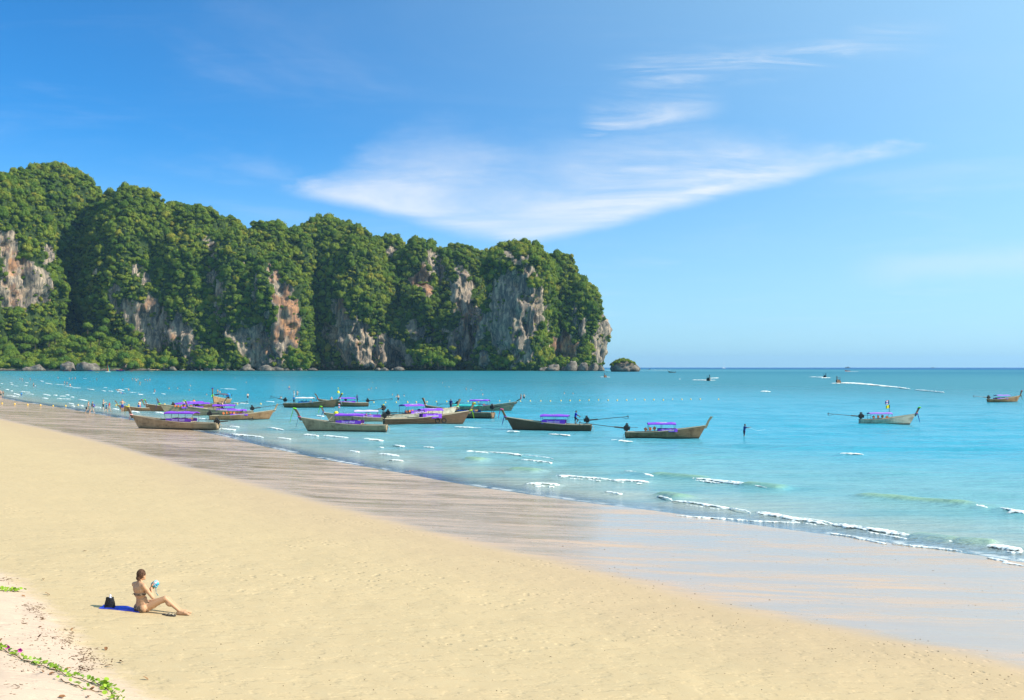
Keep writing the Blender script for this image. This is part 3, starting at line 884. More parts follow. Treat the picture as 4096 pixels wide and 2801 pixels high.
def instancer(o, coll):
    ng = bpy.data.node_groups.new('scatter', 'GeometryNodeTree')
    ng.interface.new_socket('Geometry', in_out='INPUT', socket_type='NodeSocketGeometry'); ng.interface.new_socket('Geometry', in_out='OUTPUT', socket_type='NodeSocketGeometry')
    N, L = ng.nodes, ng.links
    gi, go = N.new('NodeGroupInput'), N.new('NodeGroupOutput')
    mp = N.new('GeometryNodeMeshToPoints'); ip = N.new('GeometryNodeInstanceOnPoints'); ci = N.new('GeometryNodeCollectionInfo')
    ci.inputs['Collection'].default_value = coll; ci.inputs['Separate Children'].default_value = True; ci.inputs['Reset Children'].default_value = True
    def na(nm):
        q = N.new('GeometryNodeInputNamedAttribute'); q.data_type = 'FLOAT'; q.inputs['Name'].default_value = nm; return q.outputs[0]
    cx = N.new('ShaderNodeCombineXYZ'); L.new(na('turn'), cx.inputs[2])
    rv = N.new('FunctionNodeRandomValue'); rv.data_type = 'INT'; rv.inputs['Min'].default_value = 0; rv.inputs['Max'].default_value = 5
    L.new(gi.outputs[0], mp.inputs['Mesh']); L.new(mp.outputs[0], ip.inputs['Points']); L.new(ci.outputs[0], ip.inputs['Instance'])
    ip.inputs['Pick Instance'].default_value = True
    L.new(rv.outputs[2], ip.inputs['Instance Index'])
    sv = N.new('ShaderNodeCombineXYZ'); rz = N.new('FunctionNodeRandomValue'); rz.data_type = 'FLOAT'; rz.inputs[2].default_value = 0.65; rz.inputs[3].default_value = 1.55; rz.inputs['Seed'].default_value = 4
    mu = N.new('ShaderNodeMath'); mu.operation = 'MULTIPLY'; sz_o = na('size'); L.new(sz_o, mu.inputs[0]); L.new(rz.outputs[1], mu.inputs[1])
    L.new(sz_o, sv.inputs[0]); L.new(sz_o, sv.inputs[1]); L.new(mu.outputs[0], sv.inputs[2])
    tx = N.new('FunctionNodeRandomValue'); tx.data_type = 'FLOAT'; tx.inputs[2].default_value = -0.45; tx.inputs[3].default_value = 0.45; tx.inputs['Seed'].default_value = 9; L.new(tx.outputs[1], cx.inputs[0])
    L.new(cx.outputs[0], ip.inputs['Rotation']); L.new(sv.outputs[0], ip.inputs['Scale']); L.new(ip.outputs[0], go.inputs[0])
    md = o.modifiers.new('scatter', 'NODES'); md.node_group = ng


instancer(fo, protos)
print('forest crowns', len(TP))


def boulder_mesh(name, seed, sub=26, bare=1.0, flat_=0.62, sharp=11):
    g = np.random.default_rng(seed)
    th = np.linspace(0, 2 * np.pi, sub, endpoint=False); ph = np.linspace(0.02, np.pi - .02, sub // 2 + 4)
    PH, TH = np.meshgrid(ph, th, indexing='ij')
    n = np.stack([np.sin(PH) * np.cos(TH), np.sin(PH) * np.sin(TH), np.cos(PH)], -1)
    r = np.ones(PH.shape) * 1.1
    for _ in range(sharp):
        c = g.normal(size=3); c /= np.linalg.norm(c); h = g.uniform(.62, .98)
        dt = n @ c; r = np.where(dt > .05, np.minimum(r, h / np.maximum(dt, .05)), r)
    if sharp == 0: r = 1.0 / (np.abs(n) ** 3.2).sum(-1) ** (1 / 3.2)
    P = n * r[..., None] * [1, .8, flat_]; s = seed * 3.7
    if sharp == 0: P[..., :2] *= (1 - .22 * nstep(.0, .62, P[..., 2]) - .10 * nstep(.12, -.1, P[..., 2]))[..., None]
    P = P + n * (.14 * fbm(P[..., 0] * 2.5 + s, P[..., 1] * 2.5, P[..., 2] * 2.5, 4))[..., None]
    P = P.reshape(-1, 3)
    me = np_mesh(name, P, grid_quads(len(ph), sub, True)); set_attr(me, 'bare', np.full(len(P), bare)); set_attr(me, 'rust', np.full(len(P), .1))
    me.materials.append(M_BOULDER)
    return me


def boulder(px, py, wpx, hpx, seed, label, d=None, group=None):
    """a boulder whose foot the view shows at (px, py)"""
    d = d or DC - 60
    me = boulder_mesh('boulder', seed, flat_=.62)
    o = bpy.data.objects.new('boulder', me); COL.objects.link(o)
    k = wpx / F * d / 2
    o.location = ((px - CX) / F * d, d, (HY - py) / F * d + CAMH)
    hz = hpx / F * d / .62 * .75
    o.scale = (k, k, hz); o.rotation_euler = (0, 0, seed * 1.7)
    return tag(o, label, 'boulder', group)


boulder(345, 1484, 95, 52, 2, 'largest grey boulder on the shore at the foot of the wooded slope', DC - 130)
boulder(275, 1482, 80, 48, 3, 'angular pale grey boulder left of the largest boulder on the shore', DC - 125)
boulder(145, 1482, 70, 38, 4, 'cracked grey boulder on the shore near the left edge of the picture', DC - 125)
boulder(110, 1483, 50, 24, 6, 'low brown boulder in front of the cracked grey boulder', DC - 132)
g2 = np.random.default_rng(9)
for k in range(46):
    px = 430 + k * 26.5 + g2.uniform(-9, 9)
    if px > 1180 and g2.random() < .55: continue
    w = g2.lognormal(3.25, .45); h = w * g2.uniform(.32, .6)
    boulder(px, 1483, w, h, 20 + k % 9, 'small brown rock in the row along the water under the cliff', DC - 55 + g2.uniform(-12, 12), 'rocks along the foot of the cliff')
for j, (px, w, h, lb) in enumerate([(2170, 46, 22, 'low pale rock at the foot of the tall bare pillar'), (2215, 60, 36, 'pale rock with a shrub behind it right of the tall bare pillar'), (2262, 40, 24, 'small dark rock between two larger ones near the headland end'),
                                    (2290, 52, 50, 'dark upright rock below the reddish cliff face'), (2335, 56, 46, 'squared reddish rock near the tip of the headland'), (2372, 52, 40, 'dark wedge of rock near the tip of the headland'), (2402, 30, 26, 'outermost small rock under the overhanging headland edge')]):
    boulder(px, 1484, w * 1.1, h, 40 + j, lb, DC - 90)
# the islet
d = 1812.0
o = bpy.data.objects.new('rock_islet', boulder_mesh('rock_islet', 77, 60, .9, .62, 0)); COL.objects.link(o)
o.location = ((2499 - CX) / F * d, d, 2); o.scale = (60 / F * d, 60 / F * d, 27)
isl = tag(o, 'small rock islet with bushes on top standing off the headland', 'islet')
k = 260
tpx = np.stack([np.clip(rng.normal(0, 11, k), -19, 17) + (2493 - CX) / F * d, d + rng.normal(0, 9, k), np.zeros(k)], 1)
zz_ = 20.0 - ((tpx[:, 0] - (2493 - CX) / F * d) / 13) ** 2 * 3.4 - np.abs(tpx[:, 1] - d) * .12
tpx[:, 2] = np.clip(zz_, 8.5, 22)
me = bpy.data.meshes.new('bushes'); me.vertices.add(k); me.vertices.foreach_set('co', tpx.astype(np.float32).ravel())
set_attr(me, 'size', rng.uniform(1.6, 3.2, k)); set_attr(me, 'turn', rng.uniform(0, 6.28, k)); set_attr(me, 'tint', rng.normal(.35, .35, k))
o = link('islet_bushes', me); tag(o, 'yellow green bushes covering the top of the rock islet', 'bushes', kind='stuff'); instancer(o, protos)

# trees that stand out one by one at the foot of the cliff
M_BARK = mat('bark'); p = position(); out(princ(mixc(noise(vscale(p, 1, 1, .2), .6, 4), (0.06, 0.045, 0.03), (0.13, 0.10, 0.07)), .9))
M_LEAF2 = leaf_material('tree_leaves', (0.075, 0.155, 0.028), (0.20, 0.27, 0.036), (0.30, 0.27, 0.04), inst=False)
kinds = []
for k in range(4):
    me = crown_mesh('crown', 300 + k, .95, 900, 17, .115); me.materials.clear(); me.materials.append(M_LEAF2)
    t = MB(); g = random.Random(k)
    bend = g.uniform(-.12, .12)
    t.tube([(0, 0, -1.5), (bend * .4, 0, -1.0), (bend, .02, -.5), (bend * .6, 0, .1)], [.085, .065, .05, .03], 7)
    for q in range(5):
        a = q * 1.26 + g.uniform(-.3, .3)
        t.tube([(bend, 0, -.55 + q * .08), (bend + .22 * math.cos(a), .22 * math.sin(a), -.22 + q * .05), (bend + .5 * math.cos(a), .5 * math.sin(a), .1)], [.035, .025, .012], 5)
    tm = t.mesh('trunk'); tm.materials.append(M_BARK); kinds.append((me, tm))
TREES = []
for k in range(62):
    px = g2.uniform(-60, 560); py = 1468 - 205 * g2.beta(1.1, 1.9) * (1 if px < 480 else .6)
    row = 'front row' if py > 1432 else 'middle row' if py > 1395 else 'back row'
    TREES.append((px, py, g2.uniform(8.5, 13.5), 'leafy tree in the ' + row + ' of the wood above the boulders', 'trees in the ' + row + ' of the wood'))
for px in (600, 625, 655, 690): TREES.append((px, 1462 - g2.uniform(0, 22), 9.5, 'rounded tree on the shore just right of the wooded slope', 'trees right of the wooded slope'))
for px in (800, 830, 850): TREES.append((px, 1455 - g2.uniform(0, 25), 8.5, 'bright green tree under the grey streaked cliff face', 'trees under the grey streaked face'))
for px, py in ((1170, 1440), (1200, 1430), (1180, 1455)): TREES.append((px, py, 8, 'yellow green tree in front of the shadowed cliff beside the orange rock', 'trees beside the orange rock'))
for px, py in ((1700, 1440), (1725, 1425), (1752, 1435), (1780, 1450), (1805, 1455)): TREES.append((px, py, 9.5, 'leafy tree in the clump left of the tall bare pillar', 'tree clump left of the pillar'))
for px, py in ((2200, 1448), (2222, 1440), (2250, 1450), (2300, 1442)): TREES.append((px, py, 7.5, 'yellowish tree above the rocks right of the tall bare pillar', 'trees right of the pillar'))
for k, (px, py, s, lb, gr) in enumerate(TREES):
    d = DC - 60 + g2.uniform(-30, 40) - (30 if px < 560 else 0)
    if px < 560: d = DC - 85 + (1468 - py) * .75
    t = empty('tree', ((px - CX) / F * d, d, CAMH + (HY - py) / F * d - s * .9), g2.uniform(0, 6.28))
    t.scale = (s * g2.uniform(.85, 1.15), s * g2.uniform(.85, 1.15), s * g2.uniform(.9, 1.2))
    cm, tm = kinds[k % 4]
    a = bpy.data.objects.new('crown', cm); COL.objects.link(a); a.parent = t; a.location = (0, 0, .8); a.scale = (1.22, 1.22, 1.15)
    b = bpy.data.objects.new('trunk', tm); COL.objects.link(b); b.parent = t; b.location = (0, 0, .85)
    tag(t, lb, 'tree', gr)

# ------------------------------------------------------------------ plain materials
def pm(name, col, rough=0.6, var=0.12, scale=6.0, spec=0.3, metal=0.0, bmp=0.0):
    m = mat(name); p = coords('Object')
    n = noise(p, scale, 4, 0.6)
    a = tuple(max(0, c * (1 - var)) for c in col); b = tuple(min(1, c * (1 + var)) for c in col)
    out(princ(mixc(n, a, b), rough, bump(n, bmp, 0.02) if bmp else None, spec, metal))
    return m


def wood(name, a, b, stain=0.8):
    m = mat(name); p = coords('Object')
    g = noise(vscale(p, 0.5, 6, 9), 1.0, 5, 0.65); st = noise(vscale(p, 1.3, 2, 2.2), 1.0, 5, 0.65); str_ = noise(vscale(p, 5, 1, .6), 1.0, 3, 0.6)
    c = mixc(g, a, b); c = mixc(sstep(0.45, 0.72, st) * stain, c, tuple(q * 0.42 for q in a)); c = mixc(sstep(0.5, 0.75, str_) * stain * .5, c, tuple(min(1, q * 1.35) for q in b))
    x, y, z = sep(p)
    c = mixc(sstep(0.20, 0.02, z + (st - .5) * 0.16), c, (0.055, 0.05, 0.04))
    out(princ(c, 0.75, bump(g, 0.3, 0.02), 0.25))
    return m


def tinted(name, rough=0.7, spec=0.2, var=0.15):
    m = mat(name); oi = nd('ShaderNodeObjectInfo'); n = noise(coords('Object'), 9.0, 4, 0.6)
    c = E(oi.outputs['Color']); c = mixc(n * var * 2, c, mixc(0.5, c, (0, 0, 0)))
    out(princ(c, rough, None, spec)); return m


M_TINT = tinted('dyed_cloth')
M_SKIN = tinted('skin', 0.55, 0.3, 0.06)
M_HAIR = mat('hair'); oi = nd('ShaderNodeObjectInfo'); p = coords('Object'); n = noise(vscale(p, 60, 60, 14), 1.0, 4, 0.6, 1.5); c = E(oi.outputs['Color'])
out(princ(mixc(sstep(0.35, 0.65, n), mixc(0.6, c, (0, 0, 0)), mixc(0.2, c, (0.5, 0.3, 0.2))), 0.75, bump(n, 0.8, 0.01), 0.15))
WOODS = {'grey': wood('weathered_planks', (0.27, 0.20, 0.125), (0.40, 0.31, 0.20)), 'brown': wood('brown_planks', (0.17, 0.10, 0.055), (0.27, 0.175, 0.10)), 'dark': wood('dark_planks', (0.085, 0.05, 0.03), (0.15, 0.095, 0.06), .35),
         'pale': wood('pale_planks', (0.40, 0.345, 0.26), (0.52, 0.46, 0.36)), 'rust': wood('rusty_planks', (0.25, 0.135, 0.065), (0.36, 0.22, 0.12))}
M_RAIL = wood('rail_wood', (0.36, 0.29, 0.20), (0.48, 0.40, 0.29), .3)
M_POSTW = wood('post_wood', (0.12, 0.085, 0.06), (0.22, 0.16, 0.11), .4)
M_PURPLE = pm('purple_canvas', (0.235, 0.062, 0.60), 0.55, .18, 2.5)
M_WHITE = pm('white_paint', (0.78, 0.78, 0.78), 0.5, .06)
M_METAL = pm('engine_metal', (0.035, 0.033, 0.032), 0.45, .5, 12, .5, .5)
M_STEEL = pm('steel_rod', (0.09, 0.08, 0.07), 0.5, .3, 10, .4, .4)
M_LETTER = pm('white_lettering', (0.72, 0.66, 0.82), 0.6, .05)
M_ORANGE = pm('orange_fabric', (0.62, 0.17, 0.06), 0.75, .35)
M_RUBBER = pm('tyre_rubber', (0.025, 0.025, 0.027), 0.8, .2)
M_ROPE = pm('rope', (0.42, 0.36, 0.26), 0.9, .2)


def colour(o, c):
    o.color = (*c, 1); return o


# lettering of the boat banners
def text_mesh(body, size):
    cu = bpy.data.curves.new('lettering', 'FONT'); cu.body = body; cu.size = size; cu.extrude = 0.004; cu.align_x = 'CENTER'; cu.align_y = 'CENTER'; cu.resolution_u = 2
    o = bpy.data.objects.new('lettering', cu); COL.objects.link(o)
    me = bpy.data.meshes.new_from_object(o.evaluated_get(bpy.context.evaluated_depsgraph_get()))
    bpy.data.objects.remove(o)
    me.materials.clear(); me.materials.append(M_LETTER)
    return me


TXT = text_mesh('ไทยพาณิชย์', 0.30)


def longtail(b):
    """a wooden longtail boat; local x runs from the stern to the bow, z = 0 is the waterline"""
    A, B = flat(*b['stern']), flat(*b['bow'])
    d = B - A; L = d.length; hd = math.atan2(d.y, d.x)
    s = max(.62, min(1.12, L / 8.6)) * b.get('k', 1.0)
    root = empty('longtail_boat', (A.x, A.y, b.get('z', 0.0)), hd)
    root.rotation_euler = (b.get('roll', 0), 0, hd)
    W = WOODS[b.get('wood', 'grey')]
    n = 26; rake = .78 * s
    def half(t): return s * .80 * (0.62 + .38 * math.sin(math.pi * min(1, t / .8)) if t < .4 else 1.0 - max(0, (t - .4) / .6) ** 2.0 * .955)
    def sheer(t): return s * (.60 + .80 * t ** 2.2 + .06 * (1 - t) ** 3)
    def keel(t): return -.34 * s * (1 - .35 * t)
    rows, inner, rail = [], [], []
    for i in range(n):
        t = i / (n - 1); hb, zs, zk = half(t), sheer(t), keel(t); sm = max(0, (t - .45) / .55) ** 2
        row = []
        vs_ = [0, .12, .3, .301, .5, .501, .68, .681, .85, .851, 1.0]
        for side in (-1, 1):
            prof = []
            for j, v in enumerate(vs_):
                lap = 1.0 + (.035 if j in (3, 5, 7, 9) else 0)
                z = zk + (zs - zk) * v ** 1.25
                prof.append(Vector((t * L + rake * sm * (z / (1.4 * s)) if z > 0 else t * L - .25 * s * sm * (-z / .34), side * hb * v ** .55 * lap + side * .012, z)))
            row.append(prof)
        rows.append(row[0][::-1] + row[1])
        tip = row[1][-1]; rail.append(tip)
        inn = []
        for y_, z_ in ((-1, 1), (-.93, .75), (-.8, .35), (0, .3), (.8, .35), (.93, .75), (1, 1)):
            zz1 = max(.03, zk + (zs - zk) * (.16 + .84 * z_))
            inn.append(Vector((t * L + rake * sm * (zz1 / (1.4 * s)) - .06, y_ * max(.008, hb * (.5 + .5 * z_ ** .5) - .05 * s), zz1)))
        if t < .93: inner.append(inn)
    h = MB(); h.loft([r[::-1] for r in rows])
    k = len(rows[0]); h.add(rows[0], [tuple(range(k))])
    hull = h.build('hull', W, root)
    MB().loft(inner).build('inside', WOODS['brown'] if b.get('wood') != 'pale' else W, root)
    for side in (-1, 1):
        r_ = MB(); r_.tube([(p.x, side * p.y, p.z + .012) for p in rail], .042 * s, 6); r_.build('gunwale', M_RAIL, root)
    if b.get('stripe'):
        st = MB(); P_ = []
        for i in range(n - 6, n):
            r0 = rows[i]; P_.append([r0[5] + Vector((0, -.02, 0)), r0[7] + Vector((0, -.02, 0))]); 
        for i in range(n - 6, n):
            pass
        st.loft(P_); st.build('paint_stripe', M_WHITE, hull)
    # stem post
    bt = rail[-1]; tipx, tipz = bt.x + b.get('post', (.50, .95))[0] * s, bt.z + b.get('post', (.50, .95))[1] * s
    po = MB()
    path = [Vector((bt.x - .10, 0, bt.z - .30 * s)), Vector((bt.x + .06 * s, 0, bt.z + .02)), Vector((bt.x + .26 * s, 0, bt.z + (tipz - bt.z) * .5)), Vector((tipx, 0, tipz))]
    secs = []
    for p_, w_, d_ in zip(path, (.05, .06, .065, .085), (.13, .13, .11, .14)):
        secs.append([p_ + Vector((-d_ * s, -w_ * s, 0)), p_ + Vector((d_ * s, -w_ * s, -.03)), p_ + Vector((d_ * s, w_ * s, -.03)), p_ + Vector((-d_ * s, w_ * s, 0))])
    po.loft(secs, True); po.add(secs[-1], [(0, 1, 2, 3)])
    post = po.build('prow_post', WOODS[b['postw']] if b.get('postw') else M_POSTW, root)
    def along(f): 
        q = path[1].lerp(path[3], f); return q
    for f, c, drop, w_ in b.get('ribbons', [(.05, (.7, .6, .6), .6, .05)]):
        q = along(f)
        g_ = MB(); g_.tube([q + Vector((.16 * s * math.cos(a), .13 * s * math.sin(a), .03 * math.cos(a))) for a in [k_ * .6283 for k_ in range(11)]], .05 * s, 6)
        colour(g_.build('garland', M_TINT, post), c)
        g_ = MB(); pts = [q + Vector((.14 * s + .30 * drop * s * u - .05 * u * u, -.10 * s, -drop * s * u)) for u in (0, .3, .65, 1)]
        g_.tube(pts, [w_ * s, w_ * s * 1.2, w_ * s, w_ * s * .5], 5, flat=.35)
        colour(g_.build('ribbon', M_TINT, post), c)
    # thwarts and fore deck
    for t in (.56, .63, .70, .77):
        hb = half(t) - .05 * s; MB().box((t * L + rake * max(0, (t - .45) / .55) ** 2 * .6, 0, sheer(t) - .10 * s), (.16 * s, hb * 2, .04)).build('thwart', M_RAIL, root)
    dk = MB(); rws = []
    for t in (.86, .91, .96, 1.0):
        i_ = min(n - 1, int(round(t * (n - 1)))); p_ = rail[i_]; rws.append([Vector((p_.x, -p_.y * .95, p_.z - .03)), Vector((p_.x, 0, p_.z + .0)), Vector((p_.x, p_.y * .95, p_.z - .03))])
    dk.loft(rws); dk.build('fore_deck', M_RAIL, root)
    # canopy
    cn = b.get('canopy')
    if cn:
        x0, x1 = cn[0] * L, cn[1] * L; z0 = cn[2] * s; cw = .78 * s; tl = cn[3] if len(cn) > 3 else 0.0
        c_ = MB(); up, dn = [], []
        for i in range(9):
            u = i / 8; x = x0 + (x1 - x0) * u; rowu = []
            for j in range(9):
                v = j / 4 - 1; sag = .03 * math.sin(u * math.pi * 4) * (1 - v * v)
                rowu.append(Vector((x, v * cw, z0 + tl * (u - .5) + .13 * s * (1 - v * v) - sag - (.03 if i in (0, 8) else 0))))
            up.append(rowu); dn.append([p_ - Vector((0, 0, .025)) for p_ in rowu])
        c_.loft(up); c_.loft([r_[::-1] for r_ in dn])
        for side in (0, 8):
            c_.loft([[r_[side] for r_ in up], [r_[side] - Vector((0, 0, .11 * s)) for r_ in up]])
        for en in (0, 8): c_.loft([up[en], [p_ - Vector((0, 0, .06 * s)) for p_ in up[en]]])
        ccol = b.get('canopy_col')
        co = c_.build('canopy', M_TINT if ccol else M_PURPLE, root)
        if ccol: colour(co, ccol)
        else:
            for side in (-1, 1):
                o = bpy.data.objects.new('lettering', TXT); COL.objects.link(o); o.parent = co
                o.location = ((x0 + x1) / 2, side * (cw * .55), z0 + .105 * s); o.rotation_euler = (R(18), 0, 0) if side < 0 else (R(-18), 0, R(180)); o.scale = (s * .8, s * .8, 1)
                if math.cos(hd) < 0 and side > 0 or math.cos(hd) > 0 and side < 0: pass
        for u in (0.03, .5, .97):
            for side in (-1, 1):
                x = x0 + (x1 - x0) * u; MB().tube([(x, side * (half(x / L) - .04), sheer(x / L) - .05), (x, side * (cw - .04), z0 + tl * (u - .5))], .020 * s, 6).build('canopy_post', M_STEEL, root)
    bn = b.get('banner')
    if bn:
        x0, x1 = bn[0] * L, bn[1] * L; z0, z1 = bn[2] * s, bn[3] * s; cw = .72 * s
        bcol = b.get('banner_col')
        for side in (-1, 1):
            p_ = MB(); rr = []
            for i in range(8):
                u = i / 7; wob = .015 * math.sin(u * 17 + side)
                rr.append([Vector((x0 + (x1 - x0) * u, side * (cw + wob), z0)), Vector((x0 + (x1 - x0) * u, side * (cw + wob * 2), (z0 + z1) / 2)), Vector((x0 + (x1 - x0) * u, side * (cw + wob), z1)), Vector((x0 + (x1 - x0) * u, side * (cw + wob - .03), z1)), Vector((x0 + (x1 - x0) * u, side * (cw + wob - .03), z0))])
            p_.loft(rr, True); p_.add(rr[0], [tuple(range(5))]); p_.add(rr[-1], [tuple(range(5))])
            po_ = p_.build('side_banner', M_TINT if bcol else M_PURPLE, root)
            if bcol: colour(po_, bcol)
            else:
                o = bpy.data.objects.new('lettering', TXT); COL.objects.link(o); o.parent = po_
                o.location = ((x0 + x1) / 2, side * (cw + .04), (z0 + z1) / 2); o.rotation_euler = (R(90), 0, 0) if side < 0 else (R(90), 0, R(180)); o.scale = (s, s, 1)
        MB().box(((x0 * .5 + x1 * .5), 0, z0 - .02), ((x1 - x0) * .96, cw * 1.8, .05)).build('cabin_floor', M_RAIL, root)
        for u in (.2, .5, .8):
            q = MB(); x = x0 + (x1 - x0) * u; q.box((x, 0, z0 + .18 * s), (.32 * s, cw * 1.7, .05)); q.box((x - .15 * s, 0, z0 + .28 * s), (.04, cw * 1.7, .18 * s)); q.build('bench', WOODS['brown'], root)
    # engine and long tail
    en = b.get('engine', (-.02, 1.05, 4.4, -8, 0))
    if en:
        ex, ez, tl_, pitch, yaw = en; ex, ez = ex * L + .25 * s, ez * s
        e = empty('engine', (ex, 0, ez), 0, root); e.rotation_euler = (0, R(-pitch), R(yaw))
        blk = MB(); blk.box((0, 0, 0), (.52, .34, .34)); blk.box((.02, 0, .24), (.40, .26, .18), taper=.8); blk.box((.0, 0, -.22), (.36, .26, .12)); blk.build('engine_block', M_METAL, e)
        q = MB(); q.tube([(.28, 0, .02), (.36, 0, .02)], .20, 14); q.build('flywheel', M_METAL, e)
        q = MB(); q.tube([(.05, .18, .2), (.05, .30, .28), (-.05, .32, .46)], .04, 7); q.build('exhaust_pipe', M_STEEL, e)
        q = MB(); q.ell((.02, -.02, .42), (.14, .10, .08)); colour(q.build('air_filter', M_TINT, e), b.get('filter', (.05, .05, .05)))
        q = MB(); q.tube([(.3, .0, .1), (.75, .05, .16), (1.15, .06, .2)], .022, 6); q.build('tiller', M_STEEL, e)
        q = MB(); q.tube([(-.2, 0, -.02), (-1.2, 0, -.04)], .075, 8); q.tube([(-1.15, 0, -.04), (-tl_, 0, -.05 * tl_ * .2)], .032, 7); sh_ = q.build('tail_shaft', M_STEEL, e)
        q = MB(); q.tube([(-tl_ + .03, 0, -.05 * tl_ * .2), (-tl_ - .1, 0, -.05 * tl_ * .2)], .05, 8)
        for k_ in range(3):
            a = k_ * 2.094; q.box((-tl_ - .03, .12 * math.cos(a), -.05 * tl_ * .2 + .12 * math.sin(a)), (.02, .08, .18), Matrix.Rotation(a + 1.57, 3, 'X') @ Matrix.Rotation(.5, 3, 'Z'))
        q.build('propeller', M_METAL, sh_)
        q = MB(); q.tube([(-tl_ + .7, 0, -.02), (-tl_ + .2, 0, -.3), (-tl_ - .15, 0, -.22)], .02, 6); q.build('skeg', M_STEEL, sh_)
        q = MB(); q.tube([(ex, -.28 * s, sheer(0) - .05), (ex, -.05, ez - .2)], .04, 6); q.tube([(ex, .28 * s, sheer(0) - .05), (ex, .05, ez - .2)], .04, 6); q.build('engine_mount', M_STEEL, root)
    q = MB(); q.tube([(.0, -.3 * s, sheer(0) - .05), (-.22 * s, -.34 * s, sheer(0) - .25), (-.30 * s, -.3 * s, .12), (-.1, -.3 * s, -.1)], .025, 6); q.build('stern_rope', M_ROPE, root)
    tag(root, b['label'], 'longtail boat', 'longtail boats moored in the shallows')
    b['root'] = root; b['L'] = L; b['s'] = s; b['hd'] = hd
    return root


